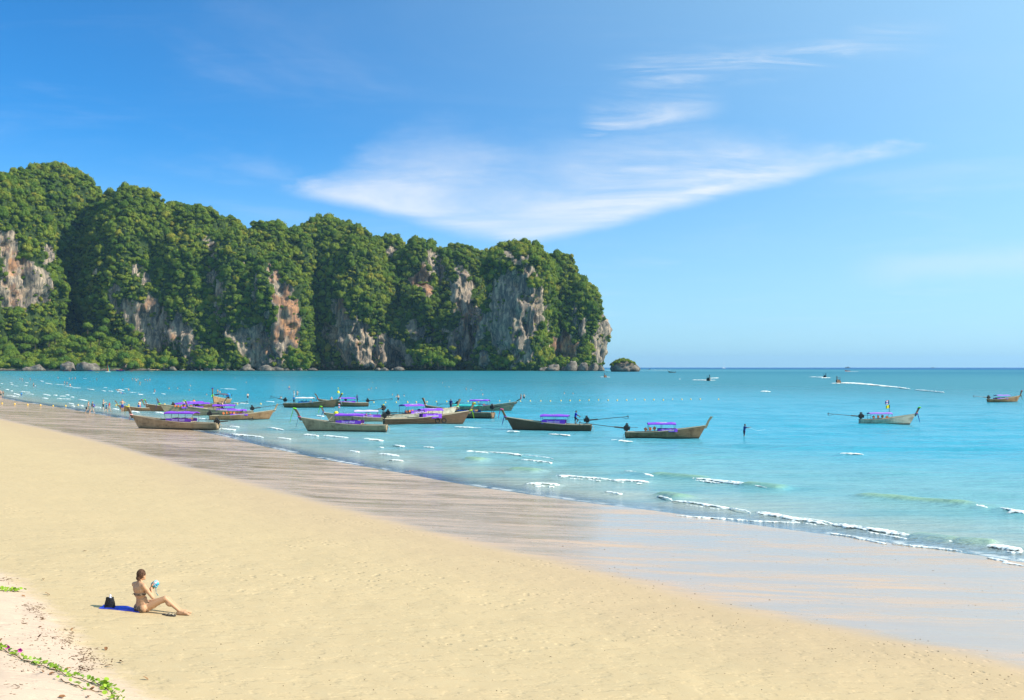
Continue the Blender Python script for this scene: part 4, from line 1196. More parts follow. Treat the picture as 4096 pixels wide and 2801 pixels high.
G, Y_, RD, BL, PK, WH = (.22, .75, .05), (.75, .62, .03), (.50, .05, .08), (.03, .06, .40), (.62, .10, .28), (.75, .72, .70)
CAN = (.26, .60, 1.62)
BAN = (.26, .60, .74, 1.12)
BOATS = [
    dict(stern=(872, 1720), bow=(556, 1717), wood='grey', canopy=(.27, .64, 1.68), banner=(.30, .62, .80, 1.12), ribbons=[(.05, (.75, .35, .35), .75, .05), (.92, (.60, .55, .06), 1.0, .03)], engine=(-.02, .78, 3.9, -6, 12), z=.05,
         label='grey longtail boat grounded at the edge of the wet sand, purple canopy amidships'),
    dict(stern=(838, 1681), bow=(1076, 1678), wood='rust', canopy=(.30, .62, 1.48, -.12), banner=(.34, .64, .66, .92), ribbons=[(.0, (.55, .5, .45), .2, .04)], postw='grey', engine=(-.02, .95, 4.2, -5, 170), jackets=(.20, .55),
         label='brown longtail boat behind the grounded one, bow to the right, orange life jackets aboard'),
    dict(stern=(1012, 1662), bow=(774, 1664), wood='grey', canopy=(.30, .68, 1.55), banner=(.32, .62, .74, 1.08), ribbons=[(.95, G, .95, .05), (.1, BL, .9, .06)],
         label='grey longtail boat with green ribbon on its tall prow and blue cloth over its bow'),
    dict(stern=(876, 1648), bow=(660, 1651), wood='grey', canopy=(.18, .78, 1.50), banner=(.30, .70, .70, .98), ribbons=[(.05, G, .2, .06), (.4, (.1, .05, .2), 1.2, .05)], jackets=(.5, .85),
         label='grey longtail boat with the longest purple canopy, in the middle of the left cluster'),
    dict(stern=(690, 1641), bow=(880, 1640), wood='brown', canopy=(.2, .65, 1.5), banner=(.2, .6, .6, .9), engine=(-.02, .95, 3.0, 0, 20),
         label='brown longtail boat mostly hidden behind the left cluster, engine toward the beach'),
    dict(stern=(790, 1643), bow=(606, 1646), wood='dark', canopy=(.2, .5, 1.4), banner=None, ribbons=[(.9, G, .6, .06), (.1, (.6, .55, .6), .8, .05)],
         label='dark longtail boat whose prow carries a light green scarf near the bathers'),
    dict(stern=(760, 1639), bow=(592, 1642), wood='dark', canopy=None, ribbons=[(.9, RD, .5, .05)], engine=None,
         label='dark longtail boat with a red cloth on its prow, squeezed between two neighbours'),
    dict(stern=(612, 1644), bow=(487, 1646), wood='brown', canopy=None, ribbons=[(.1, (.45, .6, .15), .8, .04)], engine=None, k=1.18, post=(.62, 1.0),
         label='plain brown longtail boat nearest the walkers, without any canopy'),
    dict(stern=(914, 1612), bow=(856, 1621), wood='rust', canopy=(.35, .7, 1.5), canopy_col=(.10, .09, .12), ribbons=[(.1, G, .3, .06), (.95, BL, .15, .05)], engine=(-.02, .95, 3.0, -6, 0), k=1.1, post=(.2, 1.25), cover=(.02, .85, (.02, .25, .60)),
         label='small brown longtail boat pointing at the beach, dark awning and a blue engine cover'),
    dict(stern=(1138, 1629), bow=(1338, 1630), wood='brown', canopy=(.24, .58, 1.55), canopy_col=(.72, .68, .66), banner=(.30, .60, .70, .98), banner_col=(.02, .28, .62), ribbons=[(.95, Y_, .2, .06), (.1, WH, 1.1, .05)], engine=(-.02, 1.2, 2.6, -14, 0),
         label='brown longtail boat with a white canopy and bright blue tarpaulin'),
    dict(stern=(1473, 1625), bow=(1290, 1626), wood='brown', canopy=(.28, .66, 1.55), banner=(.28, .62, .72, 1.0), ribbons=[(.1, (.4, .1, .15), .8, .05)], engine=(-.02, 1.05, 4.3, -5, 0), post=(.62, 1.05),
         label='brown longtail boat with purple canopy moored right behind the white canopied boat'),
    dict(stern=(1546, 1726), bow=(1230, 1724), wood='grey', canopy=(.27, .63, 1.72), banner=(.30, .62, .80, 1.14), ribbons=[(.97, G, 1.55, .05), (.06, (.55, .10, .18), .15, .05), (.02, (.06, .07, .16), 1.25, .03)], engine=None, stripe=True, k=1.02, post=(.62, 1.0),
         label='grey green longtail boat with long bright green ribbon, in front of the middle cluster'),
    dict(stern=(1560, 1688), bow=(1320, 1690), wood='grey', canopy=(.20, .60, 1.62), canopy_col=(.62, .55, .78), banner=(.16, .58, .70, 1.08), ribbons=[(.97, G, 1.0, .06), (.1, BL, .9, .05), (.08, WH, 1.1, .05)], engine=(0, 1.3, 2.5, -4, -25), jackets=(.30, .58),
         label='grey longtail boat flying a small striped flag beside a yellow ball'),
    dict(stern=(1520, 1684), bow=(1806, 1674), wood='pale', canopy=(.30, .56, 1.75), banner=(.38, .60, .72, 1.10), ribbons=[(.05, G, .2, .06), (.03, WH, .25, .05)], engine=(.02, 1.5, 3.6, 4, 25), jackets=(.30, .42), filter=(.7, .55, .02),
         label='pale longtail boat behind the dark one with two tyres, bulky engine at its stern'),
    dict(stern=(1536, 1700), bow=(1853, 1694), wood='dark', canopy=(.44, .72, 1.60), banner=(.46, .70, .66, 1.15), ribbons=[(.9, Y_, .2, .06), (.05, (.60, .70, .05), .95, .06)], engine=(-.02, 1.0, 4.8, -8, 165), tyres=True,
         label='dark hulled longtail boat with two tyres hung on its side and yellow ribbons'),
    dict(stern=(1972, 1673), bow=(1724, 1666), wood='brown', canopy=(.22, .62, 1.50), canopy_col=(.05, .50, .46), banner=(.24, .52, .62, .95), banner_col=(.02, .16, .55), ribbons=[(.05, (.6, .4, .4), .6, .04)], engine=(-.02, 1.35, 3.6, -9, 0), jackets=(.50, .56),
         label='brown longtail boat with turquoise and blue tarpaulins'),
    dict(stern=(1826, 1643), bow=(2044, 1645), wood='grey', canopy=(.26, .60, 1.62), banner=(.30, .58, .72, .95), ribbons=[(.05, (.3, .5, .5), .5, .04)], postw='rust', engine=(-.02, 1.05, 3.3, 0, 0), post=(.75, .50),
         label='grey longtail boat with a reddish prow leaning out toward two bathers'),
    dict(stern=(2364, 1723), bow=(2052, 1720), wood='dark', canopy=(.28, .64, 1.62), banner=(.32, .62, .74, 1.16), ribbons=[(.93, PK, 1.1, .06), (.05, (.16, .06, .30), 1.0, .06)], postw='brown', engine=(.02, 1.15, 4.5, -6, 0), stripe=True, post=(.52, .95),
         label='dark brown longtail boat with a boatman standing at its stern'),
    dict(stern=(2502, 1752), bow=(2796, 1753), wood='brown', canopy=(.30, .68, 1.62), banner=(.44, .70, .72, 1.06), ribbons=[], postw='grey', engine=(-.02, 1.10, 4.6, -7, 0), jackets=(.24, .42), post=(.62, 1.02), k=1.06,
         label='brown longtail boat with purple canopy, nearest of those pointing right, no ribbons'),
    dict(stern=(3440, 1697), bow=(3640, 1697), wood='pale', canopy=(.17, .62, 1.50), canopy_col=(.36, .20, .62), banner=None, ribbons=[(.97, G, .12, .07), (.1, (.6, .2, .2), .3, .05), (.05, BL, 1.2, .05)], engine=(-.02, 1.1, 4.0, -5, 0), jackets=(.20, .55), k=1.25,
         label='pale longtail boat alone offshore flying two flags from its canopy'),
    dict(stern=(3952, 1609), bow=(4068, 1608), wood='rust', canopy=(.26, .70, 1.50), canopy_col=(.36, .20, .62), banner=(.25, .62, .66, .9), ribbons=[(.97, RD, .2, .06), (.1, (.5, .3, .1), 1.1, .05)], engine=(-.02, 1.05, 3.4, -6, 0), k=1.15, postw='dark', post=(.42, 1.15),
         label='reddish longtail boat at the far right edge of the water'),
]
BAN_DEF = BAN
for b in BOATS: longtail(b)


def boat_pt(b, f, y, z):
    """a point in the boat's own frame"""
    h = b['hd']; L, s = b['L'], b['s']; r = b['root'].location
    x = f * L; y *= s
    return Vector((r.x + x * math.cos(h) - y * math.sin(h), r.y + x * math.sin(h) + y * math.cos(h), r.z + z * s))


# cargo on the boats: life jackets, flags, covers, tyres
jk = MB(); jk.ell((-.07, 0, 0), (.085, .05, .19), nu=8, nv=6); jk.ell((.07, 0, 0), (.085, .05, .19), nu=8, nv=6); jk.box((0, .0, -.05), (.24, .06, .14), taper=.9)
JM = jk.mesh('life_jacket', True); JM.materials.append(M_ORANGE)
for b in BOATS:
    if not b.get('jackets'): continue
    f0, f1 = b['jackets']; n = max(3, int((f1 - f0) * b['L'] / .45))
    for i in range(n):
        o = bpy.data.objects.new('life_jacket', JM); COL.objects.link(o)
        side = -1 if math.cos(b['hd']) > 0 else 1
        o.location = boat_pt(b, f0 + (f1 - f0) * (i + .5) / n, side * (.62 + .05 * (i % 2)), 1.0 + .05 * (i % 3)); o.rotation_euler = (.1 * (i % 3 - 1), .25 * ((i * 7) % 5 - 2), b['hd'])
        what = b['label'].split(',')[0]
        tag(o, ('orange life jacket aboard the ' + ' '.join(what.split()[:10])), 'life jacket', 'life jackets on the ' + ' '.join(what.split()[:9]))
for b in BOATS:
    if b.get('tyres'):
        for i, f in enumerate((.64, .72)):
            q = MB(); c = boat_pt(b, f, -.98 if math.cos(b['hd']) > 0 else .98, .42)
            u = Vector((math.cos(b['hd']), math.sin(b['hd']), 0)); r0 = .27
            q.tube([c + (u * math.cos(a) + Vector((0, 0, 1)) * math.sin(a)) * r0 for a in [k * math.pi / 9 for k in range(19)]], .075, 8, caps=False)
            tag(q.build('tyre', M_RUBBER, None, True), 'black tyre fender on the dark hull, ' + ('nearer the stern' if i == 0 else 'nearer the bow'), 'tyre', 'tyre fenders')
    if b.get('cover'):
        f, z, c = b['cover']; q = MB(); p = boat_pt(b, f, 0, z + .45); q.ell(p, (.42, .34, .36)); q.box(p - Vector((0, 0, .2)), (.7, .55, .35))
        tag(colour(q.build('engine_cover', M_TINT), c), 'bright blue cloth wrapped round the engine of the small boat', 'engine cover')


def flag(base, h, w, ht, bands, label, yaw=0.0):
    root = empty('flag', base)
    MB().tube([(0, 0, 0), (0, 0, h)], .018, 6).build('flag_pole', M_STEEL, root)
    z = h
    u = Vector((math.cos(yaw), math.sin(yaw), 0)); n_ = Vector((-u.y, u.x, 0))
    tot = sum(q for q, _ in bands)
    for q, c in bands:
        dz_ = ht * q / tot; m_ = MB(); ra, rb = [], []
        for i in range(9):
            t = i / 8; wv_ = n_ * .06 * math.sin(t * 7) + Vector((0, 0, -.10 * t * t))
            ra.append(u * w * t + wv_ + Vector((0, 0, z))); rb.append(u * w * t + wv_ + Vector((0, 0, z - dz_)))
        m_.loft([ra, rb]); m_.loft([[p_ + n_ * .006 for p_ in rb], [p_ + n_ * .006 for p_ in ra]])
        colour(m_.build('stripe', M_TINT, root), c); z -= dz_
    return tag(root, label, 'flag')


TH = [(1, (.55, .03, .06)), (1, (.78, .78, .78)), (2, (.03, .04, .30)), (1, (.78, .78, .78)), (1, (.55, .03, .06))]
bf = BOATS[19]
flag(boat_pt(bf, .58, 0, 1.55), 1.55, -.55, .42, TH, 'red white and blue striped flag, upper of two over the pale offshore boat', .3)
flag(boat_pt(bf, .595, 0, 1.55), .98, -.52, .38, [(1, (.80, .66, .02))], 'plain yellow flag below the striped one on the pale offshore boat', .3)
bf = BOATS[12]
flag(boat_pt(bf, .86, 0, .9), 1.6, .32, .55, TH, 'small striped flag at the bow of the grey boat with the yellow ball', 1.0)
q = MB(); q.ell((0, 0, 0), (.29, .29, .24), nu=16, nv=10); q.tube([(0, 0, -.30), (0, 0, -.20)], .06, 8)
o = colour(q.build('buoy_ball', M_TINT, None, True), (.80, .68, .03)); o.location = boat_pt(bf, .90, .1, 1.35); tag(o, 'large yellow ball on the bow of the grey boat with the flag', 'buoy')

# mooring ropes at the bows of the two front boats
for b, (ex, ey), lb in ((BOATS[12], (1290, 1693), 'thin mooring rope sagging from the bow of the flag boat to the water'), (BOATS[11], (1196, 1688), 'thin rope tied along the bow of the grey green boat')):
    a, e = boat_pt(b, .93, -.12, 1.25), flat(ex, ey, 0.0 if b is BOATS[12] else .9)
    q = MB(); q.tube([a.lerp(e, t) - Vector((0, 0, .25 * math.sin(math.pi * t))) for t in [k / 8 for k in range(9)]], .02, 5)
    tag(q.build('mooring_rope', M_ROPE), lb, 'rope')

# ------------------------------------------------------------------ buoys of the swimming line
bu = MB(); bu.ell((0, 0, .05), (.145, .145, .16), nu=14, nv=9); bu.tube([(0, 0, .20), (0, 0, .27)], .04, 8); bu.tube([(-.17, 0, .04), (.17, 0, .04)], .03, 6)
BM = bu.mesh('buoy', True); BM.materials.append(pm('buoy_yellow', (.80, .50, .10), .5, .1))
B1 = [(r1(x, y)[0], r1(x, y)[1], 'yellow buoy stranded on the wet sand at the left, in the swimming line', 'buoys stranded on the sand') for x, y in ((28, 560), (196, 569), (367, 579), (538, 583), (705, 583))]
B1 += [(r1(x, y)[0], r1(x, y)[1], 'small yellow buoy floating between the walkers and the left boats', 'buoys near the walkers') for x, y in ((872, 582), (1038, 573), (1540, 575), (1708, 572), (2188, 562))]
r2 = lambda x, y: (400 + x / 3.0987, 1540 + y / 3.0987)
r3 = lambda x, y: (1100 + x / 3.873, 1540 + y / 3.873)
r4 = lambda x, y: (1450 + x / 3.32, 1540 + y / 3.32)
r5 = lambda x, y: (1950 + x / 2.446, 1540 + y / 2.446)
B1 += [(*r2(x, y), 'yellow buoy in the swimming line behind the left cluster of boats', 'buoys behind the left boats') for x, y in ((800, 245), (1702, 240), (1993, 240))]
B1 += [(*r4(x, y + 6), 'yellow buoy in the swimming line behind the middle cluster of boats', 'buoys behind the middle boats') for x, y in ((150, 230), (305, 233), (447, 230), (597, 227), (713, 227), (855, 225), (980, 222), (1117, 220), (1258, 220), (1400, 218), (1538, 220), (1670, 213), (1820, 213), (1953, 213), (2095, 215), (2227, 213))]
B1 += [(*r5(x, y + 4), 'yellow buoy in the straight far line right of the boats', 'buoys in the far line') for x, y in ((418, 157), (520, 157), (615, 157), (718, 154), (807, 153), (902, 152), (992, 150), (1085, 147), (1180, 149), (1268, 149), (1361, 148), (1443, 144), (1537, 145), (1626, 145), (1719, 147), (1810, 143), (1902, 142), (1988, 140), (2081, 138), (2260, 140))]
for x, y, lb, gr in B1:
    o = bpy.data.objects.new('buoy', BM); COL.objects.link(o); p = flat(x, y)
    gz_ = ground(p.x, p.y)
    if gz_ > 0: p = on_land(x, y); p.z += .15
    o.location = p; tag(o, lb, 'buoy', gr)
q = MB(); q.ell((0, 0, .15), (.38, .38, .42), nu=14, nv=9); q.tube([(0, 0, .5), (0, 0, 1.3)], .03, 6); q.box((0, 0, 1.35), (.3, .05, .22))
o = colour(q.build('marker_buoy', M_TINT), (.78, .66, .05)); o.location = flat(*r3(980, 124)); tag(o, 'large yellow marker buoy with a short staff behind the two rear boats', 'buoy')

# ------------------------------------------------------------------ far boats
def far_longtail(px, py, wpx, head, label, col=(.10, .06, .04), canopy=None, man=True, hpx=None):
    p = flat(px, py); d = p.y; k = wpx / F * d
    root = empty('distant_boat', p, R(head))
    L = k / max(.35, abs(math.cos(R(head)))) if abs(math.cos(R(head))) > .4 else 9.0
    s = L / 9.0 * 1.25
    h = MB(); rows = []
    for i in range(12):
        t = i / 11; hb = .85 * s * (.65 + .35 * math.sin(math.pi * min(1, t / .8))) * (1 - max(0, (t - .5) / .5) ** 2 * .93); zs = s * (.7 + .9 * t ** 2.2)
        rows.append([Vector((t * L + .6 * t * t * s, -hb, zs)), Vector((t * L, -hb * .8, 0)), Vector((t * L, 0, -.4)), Vector((t * L, hb * .8, 0)), Vector((t * L + .6 * t * t * s, hb, zs))])
    h.loft(rows); h.add(rows[0], [(0, 1, 2, 3, 4)]); h.tube([(L + .5 * s, 0, 1.4 * s), (L + 1.1 * s, 0, 2.6 * s)], .12 * s, 6)
    colour(h.build('hull', M_TINT, root), col)
    c = MB(); 
    for x in (.3, .62):
        for sd in (-1, 1): c.tube([(x * L, sd * .6 * s, .7 * s), (x * L, sd * .6 * s, 1.9 * s)], .04, 5)
    c.box((.46 * L, 0, 1.95 * s), (.40 * L, 1.5 * s, .08)); colour(c.build('canopy', M_TINT, root), canopy or (.12, .10, .14))
    e = MB(); e.box((.05 * L, 0, 1.1 * s), (.5, .4, .5)); e.tube([(.02 * L, 0, 1.0 * s), (-3.5, 0, .2)], .05, 6); e.build('engine', M_METAL, root)
    return tag(root, label, 'boat', 'boats under way far out')


far_longtail(2423, 1510, 16, -100, 'tiny longtail boat with a rower shape heading toward the beach below the islet', (.16, .09, .06))
far_longtail(2703, 1491, 28, 180, 'tiny longtail boat seen side on right of the islet', (.20, .15, .11), (.10, .25, .30))
far_longtail(2831, 1523, 20, -95, 'tiny dark longtail boat throwing spray straight toward the beach', (.07, .06, .05))
far_longtail(3297, 1511, 18, -100, 'tiny dark boat with spray on both sides, left of the one trailing a long wake', (.05, .05, .06))
far_longtail(3357, 1533, 22, -112, 'tiny wooden boat trailing the long white wake', (.14, .08, .05))
far_longtail(3400, 1486, 22, 200, 'tiny red and dark ferry boat just under the horizon', (.30, .06, .05), (.25, .06, .06))


def speed_boat(px, py, wpx, label, hull=(.75, .75, .75), top=(.08, .1, .2), yaw=180):
    p = flat(px, py); L = wpx / F * p.y; root = empty('motor_boat', p, R(yaw)); q = MB(); rows = []
    for i in range(9):
        t = i / 8; hb = L * .14 * (1 - max(0, (t - .5) / .5) ** 2 * .95); zs = L * (.10 + .06 * t)
        rows.append([Vector((t * L, -hb, zs)), Vector((t * L, -hb * .7, 0)), Vector((t * L, hb * .7, 0)), Vector((t * L, hb, zs))])
    q.loft(rows); q.loft([[r_[0], r_[3]] for r_ in rows]); q.add(rows[0], [(0, 1, 2, 3)]); colour(q.build('hull', M_TINT, root), hull)
    q = MB(); q.box((.45 * L, 0, L * .17), (.35 * L, L * .18, L * .12), taper=.75); q.box((.42 * L, 0, L * .25), (.4 * L, L * .2, L * .02)); colour(q.build('cabin', M_TINT, root), top)
    return tag(root, label, 'boat')


speed_boat(2606, 1479.5, 17, 'tiny white motor boat with a wake right beside the islet')
speed_boat(3402, 1473.2, 22, 'grey ship on the horizon above the tiny red ferry', (.10, .12, .16), (.12, .14, .18))
speed_boat(3738, 1472.6, 14, 'faint lone ship on the horizon far to the right', (.12, .14, .20), (.14, .16, .2))
speed_boat(497, 1485.5, 32, 'dark blue boat drawn up below the cliff right of the rainbow sail', (.03, .05, .22), (.35, .04, .06), 185)
speed_boat(372, 1485, 20, 'small dark blue boat between the boulders and the rainbow sail', (.03, .04, .22), (.04, .05, .2), 175)
speed_boat(282, 1485.5, 30, 'red and dark boat drawn up in front of the largest boulder', (.25, .05, .05), (.05, .05, .06), 180)
# sailing boats
p = flat(2895, 1474); k = p.y / F
root = empty('sailing_boat', p, R(20)); q = MB(); rows = []
L = 15 * k
for i in range(9):
    t = i / 8; hb = L * .15 * math.sin(math.pi * min(1, .25 + t * .75)); rows.append([Vector(((t - .5) * L, -hb, L * .12)), Vector(((t - .5) * L * .9, -hb * .5, -.2)), Vector(((t - .5) * L * .9, hb * .5, -.2)), Vector(((t - .5) * L, hb, L * .12))])
q.loft(rows); q.loft([[r_[0], r_[3]] for r_ in rows]); q.build('hull', M_WHITE, root)
MB().box((-.05 * L, 0, L * .16), (.35 * L, L * .16, L * .08), taper=.8).build('cabin', M_WHITE, root)
MB().tube([(0, 0, 0), (0, 0, 27 * k)], .10 * k, 6).build('mast', M_WHITE, root)
q = MB(); q.tube([(0, 0, L * .28), (-.42 * L, 0, L * .28)], .3 * k, 6); q.build('furled_sail', M_WHITE, root)
q = MB(); q.tube([(.48 * L, 0, L * .14), (.02 * L, 0, 25 * k)], .16 * k, 5); q.build('furled_jib', M_WHITE, root)
tag(root, 'white yacht with bare mast on the horizon', 'sailing boat')
p = flat(432, 1489); k = p.y / F
root = empty('beach_catamaran', p, R(0)); L = 20 * k
for sd in (-1, 1):
    q = MB(); q.tube([((t - .5) * L, sd * L * .18, L * .04 + L * .05 * abs(t - .5) ** 2) for t in (0, .1, .3, .6, .85, 1)], [.01 * L, .045 * L, .055 * L, .055 * L, .04 * L, .01 * L], 7); q.build('float', M_WHITE, root, True)
MB().box((0, 0, L * .1), (L * .4, L * .36, L * .02)).build('deck', M_WHITE, root)
MB().tube([(0, 0, 0), (-.02 * L, 0, 33 * k)], .35 * k, 6).build('mast', M_STEEL, root)
RB = [(.75, .04, .05), (.85, .30, .03), (.85, .70, .05), (.05, .55, .35), (.02, .45, .75)]
for i, c in enumerate(RB):
    t0, t1 = i / 5, (i + 1) / 5; q = MB(); a_, b_ = [], []
    for j in range(7):
        u = j / 6; z = (4 + 28 * u) * k; w_ = 8.5 * k * (1 - u ** 1.8) + .5 * k; by = .9 * k * math.sin(math.pi * u)
        a_.append(Vector((-2 * k + w_ * (t0 * 1.0), by * math.sin(math.pi * t0), z))); b_.append(Vector((-2 * k + w_ * t1, by * math.sin(math.pi * t1), z)))
    q.loft([a_, b_]); q.loft([[v + Vector((0, .05, 0)) for v in b_], [v + Vector((0, .05, 0)) for v in a_]]); colour(q.build('sail_panel', M_TINT, root), c)
tag(root, 'white beach catamaran with upright rainbow sail below the wooded slope', 'catamaran')
for x, y, lb, c in ((1290, 138, 'cream kayak floating just below the rainbow sail', (.6, .5, .3)), (1745, 122, 'pink kayak by the rocks under the cliff, left of the pale one', (.6, .2, .22)), (2015, 124, 'pale kayak by the rocks under the cliff', (.62, .58, .4))):
    p = flat(*r1(x, y)); k = p.y / F; q = MB(); L = 15 * k
    q.tube([((t - .5) * L, 0, .4 + .05 * L * (2 * t - 1) ** 4) for t in (0, .06, .25, .5, .75, .94, 1)], [.01 * L, .03 * L, .055 * L, .065 * L, .055 * L, .03 * L, .01 * L], 8, flat=.6)
    q.tube([(.12 * L * math.cos(a), .045 * L * math.sin(a), .4 + .04 * L) for a in [k_ * .6283 for k_ in range(11)]], .012 * L, 6)
    o = colour(q.build('kayak', M_TINT), c); o.location = p; tag(o, lb, 'kayak')

# ------------------------------------------------------------------ people
BAKE = bpy.data.scenes.new('bake')


def baked(mb, voxel, smooth=6, factor=0.5):
    """one continuous skin over overlapping volumes"""
    me = mb.mesh('tmp'); o = bpy.data.objects.new('tmp', me); BAKE.collection.objects.link(o)
    r = o.modifiers.new('r', 'REMESH'); r.mode = 'VOXEL'; r.voxel_size = voxel; r.use_smooth_shade = True
    if smooth: sm = o.modifiers.new('s', 'SMOOTH'); sm.iterations = smooth; sm.factor = factor
    with bpy.context.temp_override(scene=BAKE, view_layer=BAKE.view_layers[0]):
        dg = bpy.context.evaluated_depsgraph_get()
        res = bpy.data.meshes.new_from_object(o.evaluated_get(dg))
    bpy.data.objects.remove(o); bpy.data.meshes.remove(me)
    return res


def hand(mb, wrist, d, palm_n, s=1.0, curl=.5):
    """palm, four unequal bent fingers and a thumb off the side of the palm"""
    d = Vector(d).normalized(); n_ = Vector(palm_n); n_ = (n_ - d * n_.dot(d)).normalized(); w = d.cross(n_)
    c = Vector(wrist)
    mb.ell(c + d * .045 * s, (.040 * s, .018 * s, .050 * s), Matrix((w, n_, d)).transposed(), 8, 6)
    for k, (off, ln) in enumerate(((-.030, .060), (-.010, .072), (.010, .067), (.029, .052))):
        a = c + d * .080 * s + w * off * s
        m_ = a + d * ln * .55 * s + n_ * curl * .018 * s; e = m_ + (d * (1 - curl * .6) + n_ * curl).normalized() * ln * .5 * s
        mb.cap(a, m_, .0095 * s, .009 * s, 6); mb.cap(m_, e, .009 * s, .0075 * s, 6)
    a = c + d * .02 * s - w * .035 * s; m_ = a + (d * .6 - w * .8 + n_ * .3).normalized() * .04 * s; mb.cap(a, m_, .012 * s, .010 * s, 6); mb.cap(m_, m_ + (d + n_ * .4).normalized() * .03 * s, .010 * s, .008 * s, 6)


POSES = {   # hip flexion, knee flexion (left, right); arm forward, arm out, elbow (left, right); lean
    'stand': ((0, 3), (4, 6), (8, 10, 14), (12, 8, 20), 2), 'walk': ((24, 10), (-16, 22), (-18, 8, 15), (24, 8, 30), 5), 'wave': ((2, 4), (0, 3), (20, 12, 60), (30, 60, 40), 0),
    'elbows': ((2, 4), (0, 3), (15, 30, 100), (15, 30, 95), 3), 'one_leg': ((0, 2), (55, 95), (35, 15, 25), (45, 12, 20), 8), 'sit': ((88, 80), (80, 85), (25, 10, 40), (30, 12, 50), 5), 'cast': ((6, 8), (-8, 10), (60, 15, 35), (75, 10, 25), 6)}
PCACHE = {}


def person_meshes(pose, fem):
    key = (pose, fem)
    if key in PCACHE: return PCACHE[key]
    (hl, kl), (hr, kr), al, ar_, lean = POSES[pose]
    B = MB(); shorts, top, shirt = MB(), MB(), MB()
    hipw = .085 if not fem else .092; shw = .185 if not fem else .165
    ln = R(lean); up = Vector((0, math.sin(ln), math.cos(ln)))
    pel = Vector((0, 0, .93)); chest = pel + up * .36; neck = pel + up * .55; head = pel + up * .69 + Vector((0, .02, 0))
    B.ell(pel, (.165, .115, .13)); B.ell(pel + up * .17, (.135 if not fem else .125, .095, .15)); B.ell(chest, (.165 if not fem else .15, .115, .17)); B.ell(pel + up * .47, (.17 if not fem else .145, .085, .085))
    B.cap(neck - up * .06, neck + up * .05, .055, .05, 8)
    B.ell(head, (.073, .092, .112), nu=12, nv=9); B.ell(head + Vector((0, .088, -.015)), (.014, .022, .022), nu=6, nv=5); B.ell(head + Vector((0, .05, -.075)), (.045, .045, .035), nu=8, nv=6)
    for sd in (-1, 1):
        B.ell(head + Vector((sd * .075, 0, -.01)), (.012, .022, .03), nu=6, nv=5)
        if fem: B.ell(chest + Vector((sd * .07, .09, .0)), (.06, .055, .06), nu=8, nv=6)
    for sd, hf, kf in ((-1, hl, kl), (1, hr, kr)):
        hf, kf = R(hf), R(kf); h = pel + Vector((sd * hipw, 0, -.03))
        kn = h + Vector((0, math.sin(hf), -math.cos(hf))) * .43; an = kn + Vector((0, math.sin(hf - kf), -math.cos(hf - kf))) * .41
        B.cap(h, kn, .085, .056, 9); B.cap(kn, an, .055, .036, 9); B.ell(kn.lerp(an, .28) + Vector((0, -.018, 0)), (.05, .055, .11), nu=8, nv=6)
        ft = an + Vector((0, math.cos(hf - kf), math.sin(hf - kf))) * .15 + Vector((0, 0, -.045)); B.cap(an + Vector((0, -.02, -.04)), ft, .036, .025, 8)
        shorts.cap(h + Vector((0, 0, .03)), h.lerp(kn, .62), .098, .085, 10)
    shorts.ell(pel + Vector((0, 0, .015)), (.182, .132, .13))
    for sd, (fw, ab, el) in ((-1, al), (1, ar_)):
        fw, ab, el = R(fw), R(ab), R(el); sh_ = pel + up * .485 + Vector((sd * shw, 0, 0))
        dv = Vector((sd * math.sin(ab), math.sin(fw) * math.cos(ab), -math.cos(fw) * math.cos(ab))); e = sh_ + dv * .29
        d2 = Vector((dv.x * .6 - sd * .15 * math.sin(el), math.sin(fw + el) * math.cos(ab), -math.cos(fw + el))).normalized(); w_ = e + d2 * .25
        B.ell(sh_, .062, nu=8, nv=6); B.cap(sh_, e, .050, .038, 8); B.cap(e, w_, .039, .027, 8); hand(B, w_, d2, Vector((-sd, .2, 0)), 1.05)
        shirt.cap(sh_, sh_.lerp(e, .65), .070, .062, 9)
    shirt.ell(pel + up * .14, (.165, .125, .17)); shirt.ell(chest, (.182, .135, .18)); shirt.ell(pel + up * .47, (.185, .105, .09))
    top.ell(chest + Vector((0, .012, 0)), (.160, .128, .05))
    for sd in (-1, 1): top.ell(chest + Vector((sd * .07, .098, 0)), (.066, .06, .062), nu=9, nv=7)
    low = min(v[2] for v in B.v)
    hair = MB(); hair.ell(head + Vector((0, -.018, .028)), (.084, .098, .105), nu=12, nv=9)
    if fem: hair.ell(head + Vector((0, -.085, -.06)), (.06, .045, .10))
    res = {}
    for nm, mb, vx, it in (('body', B, .016, 4), ('shorts', shorts, .03, 3), ('top', top, .03, 2), ('shirt', shirt, .03, 3), ('hair', hair, .03, 2)):
        mb.v = [(x, y, z - low) for x, y, z in mb.v]
        res[nm] = baked(mb, vx, it)
    res['body'].materials.append(M_SKIN); res['hair'].materials.append(M_HAIR)
    for nm in ('shorts', 'top', 'shirt'): res[nm].materials.append(M_TINT)
    res['h'] = max(v[2] for v in B.v) if False else 1.72
    PCACHE[key] = res
    return res


SKINS = [(.52, .30, .20), (.58, .36, .26), (.45, .24, .15), (.62, .40, .30)]
HAIRS = [(.03, .02, .015), (.10, .05, .02), (.30, .20, .08), (.05, .03, .02)]


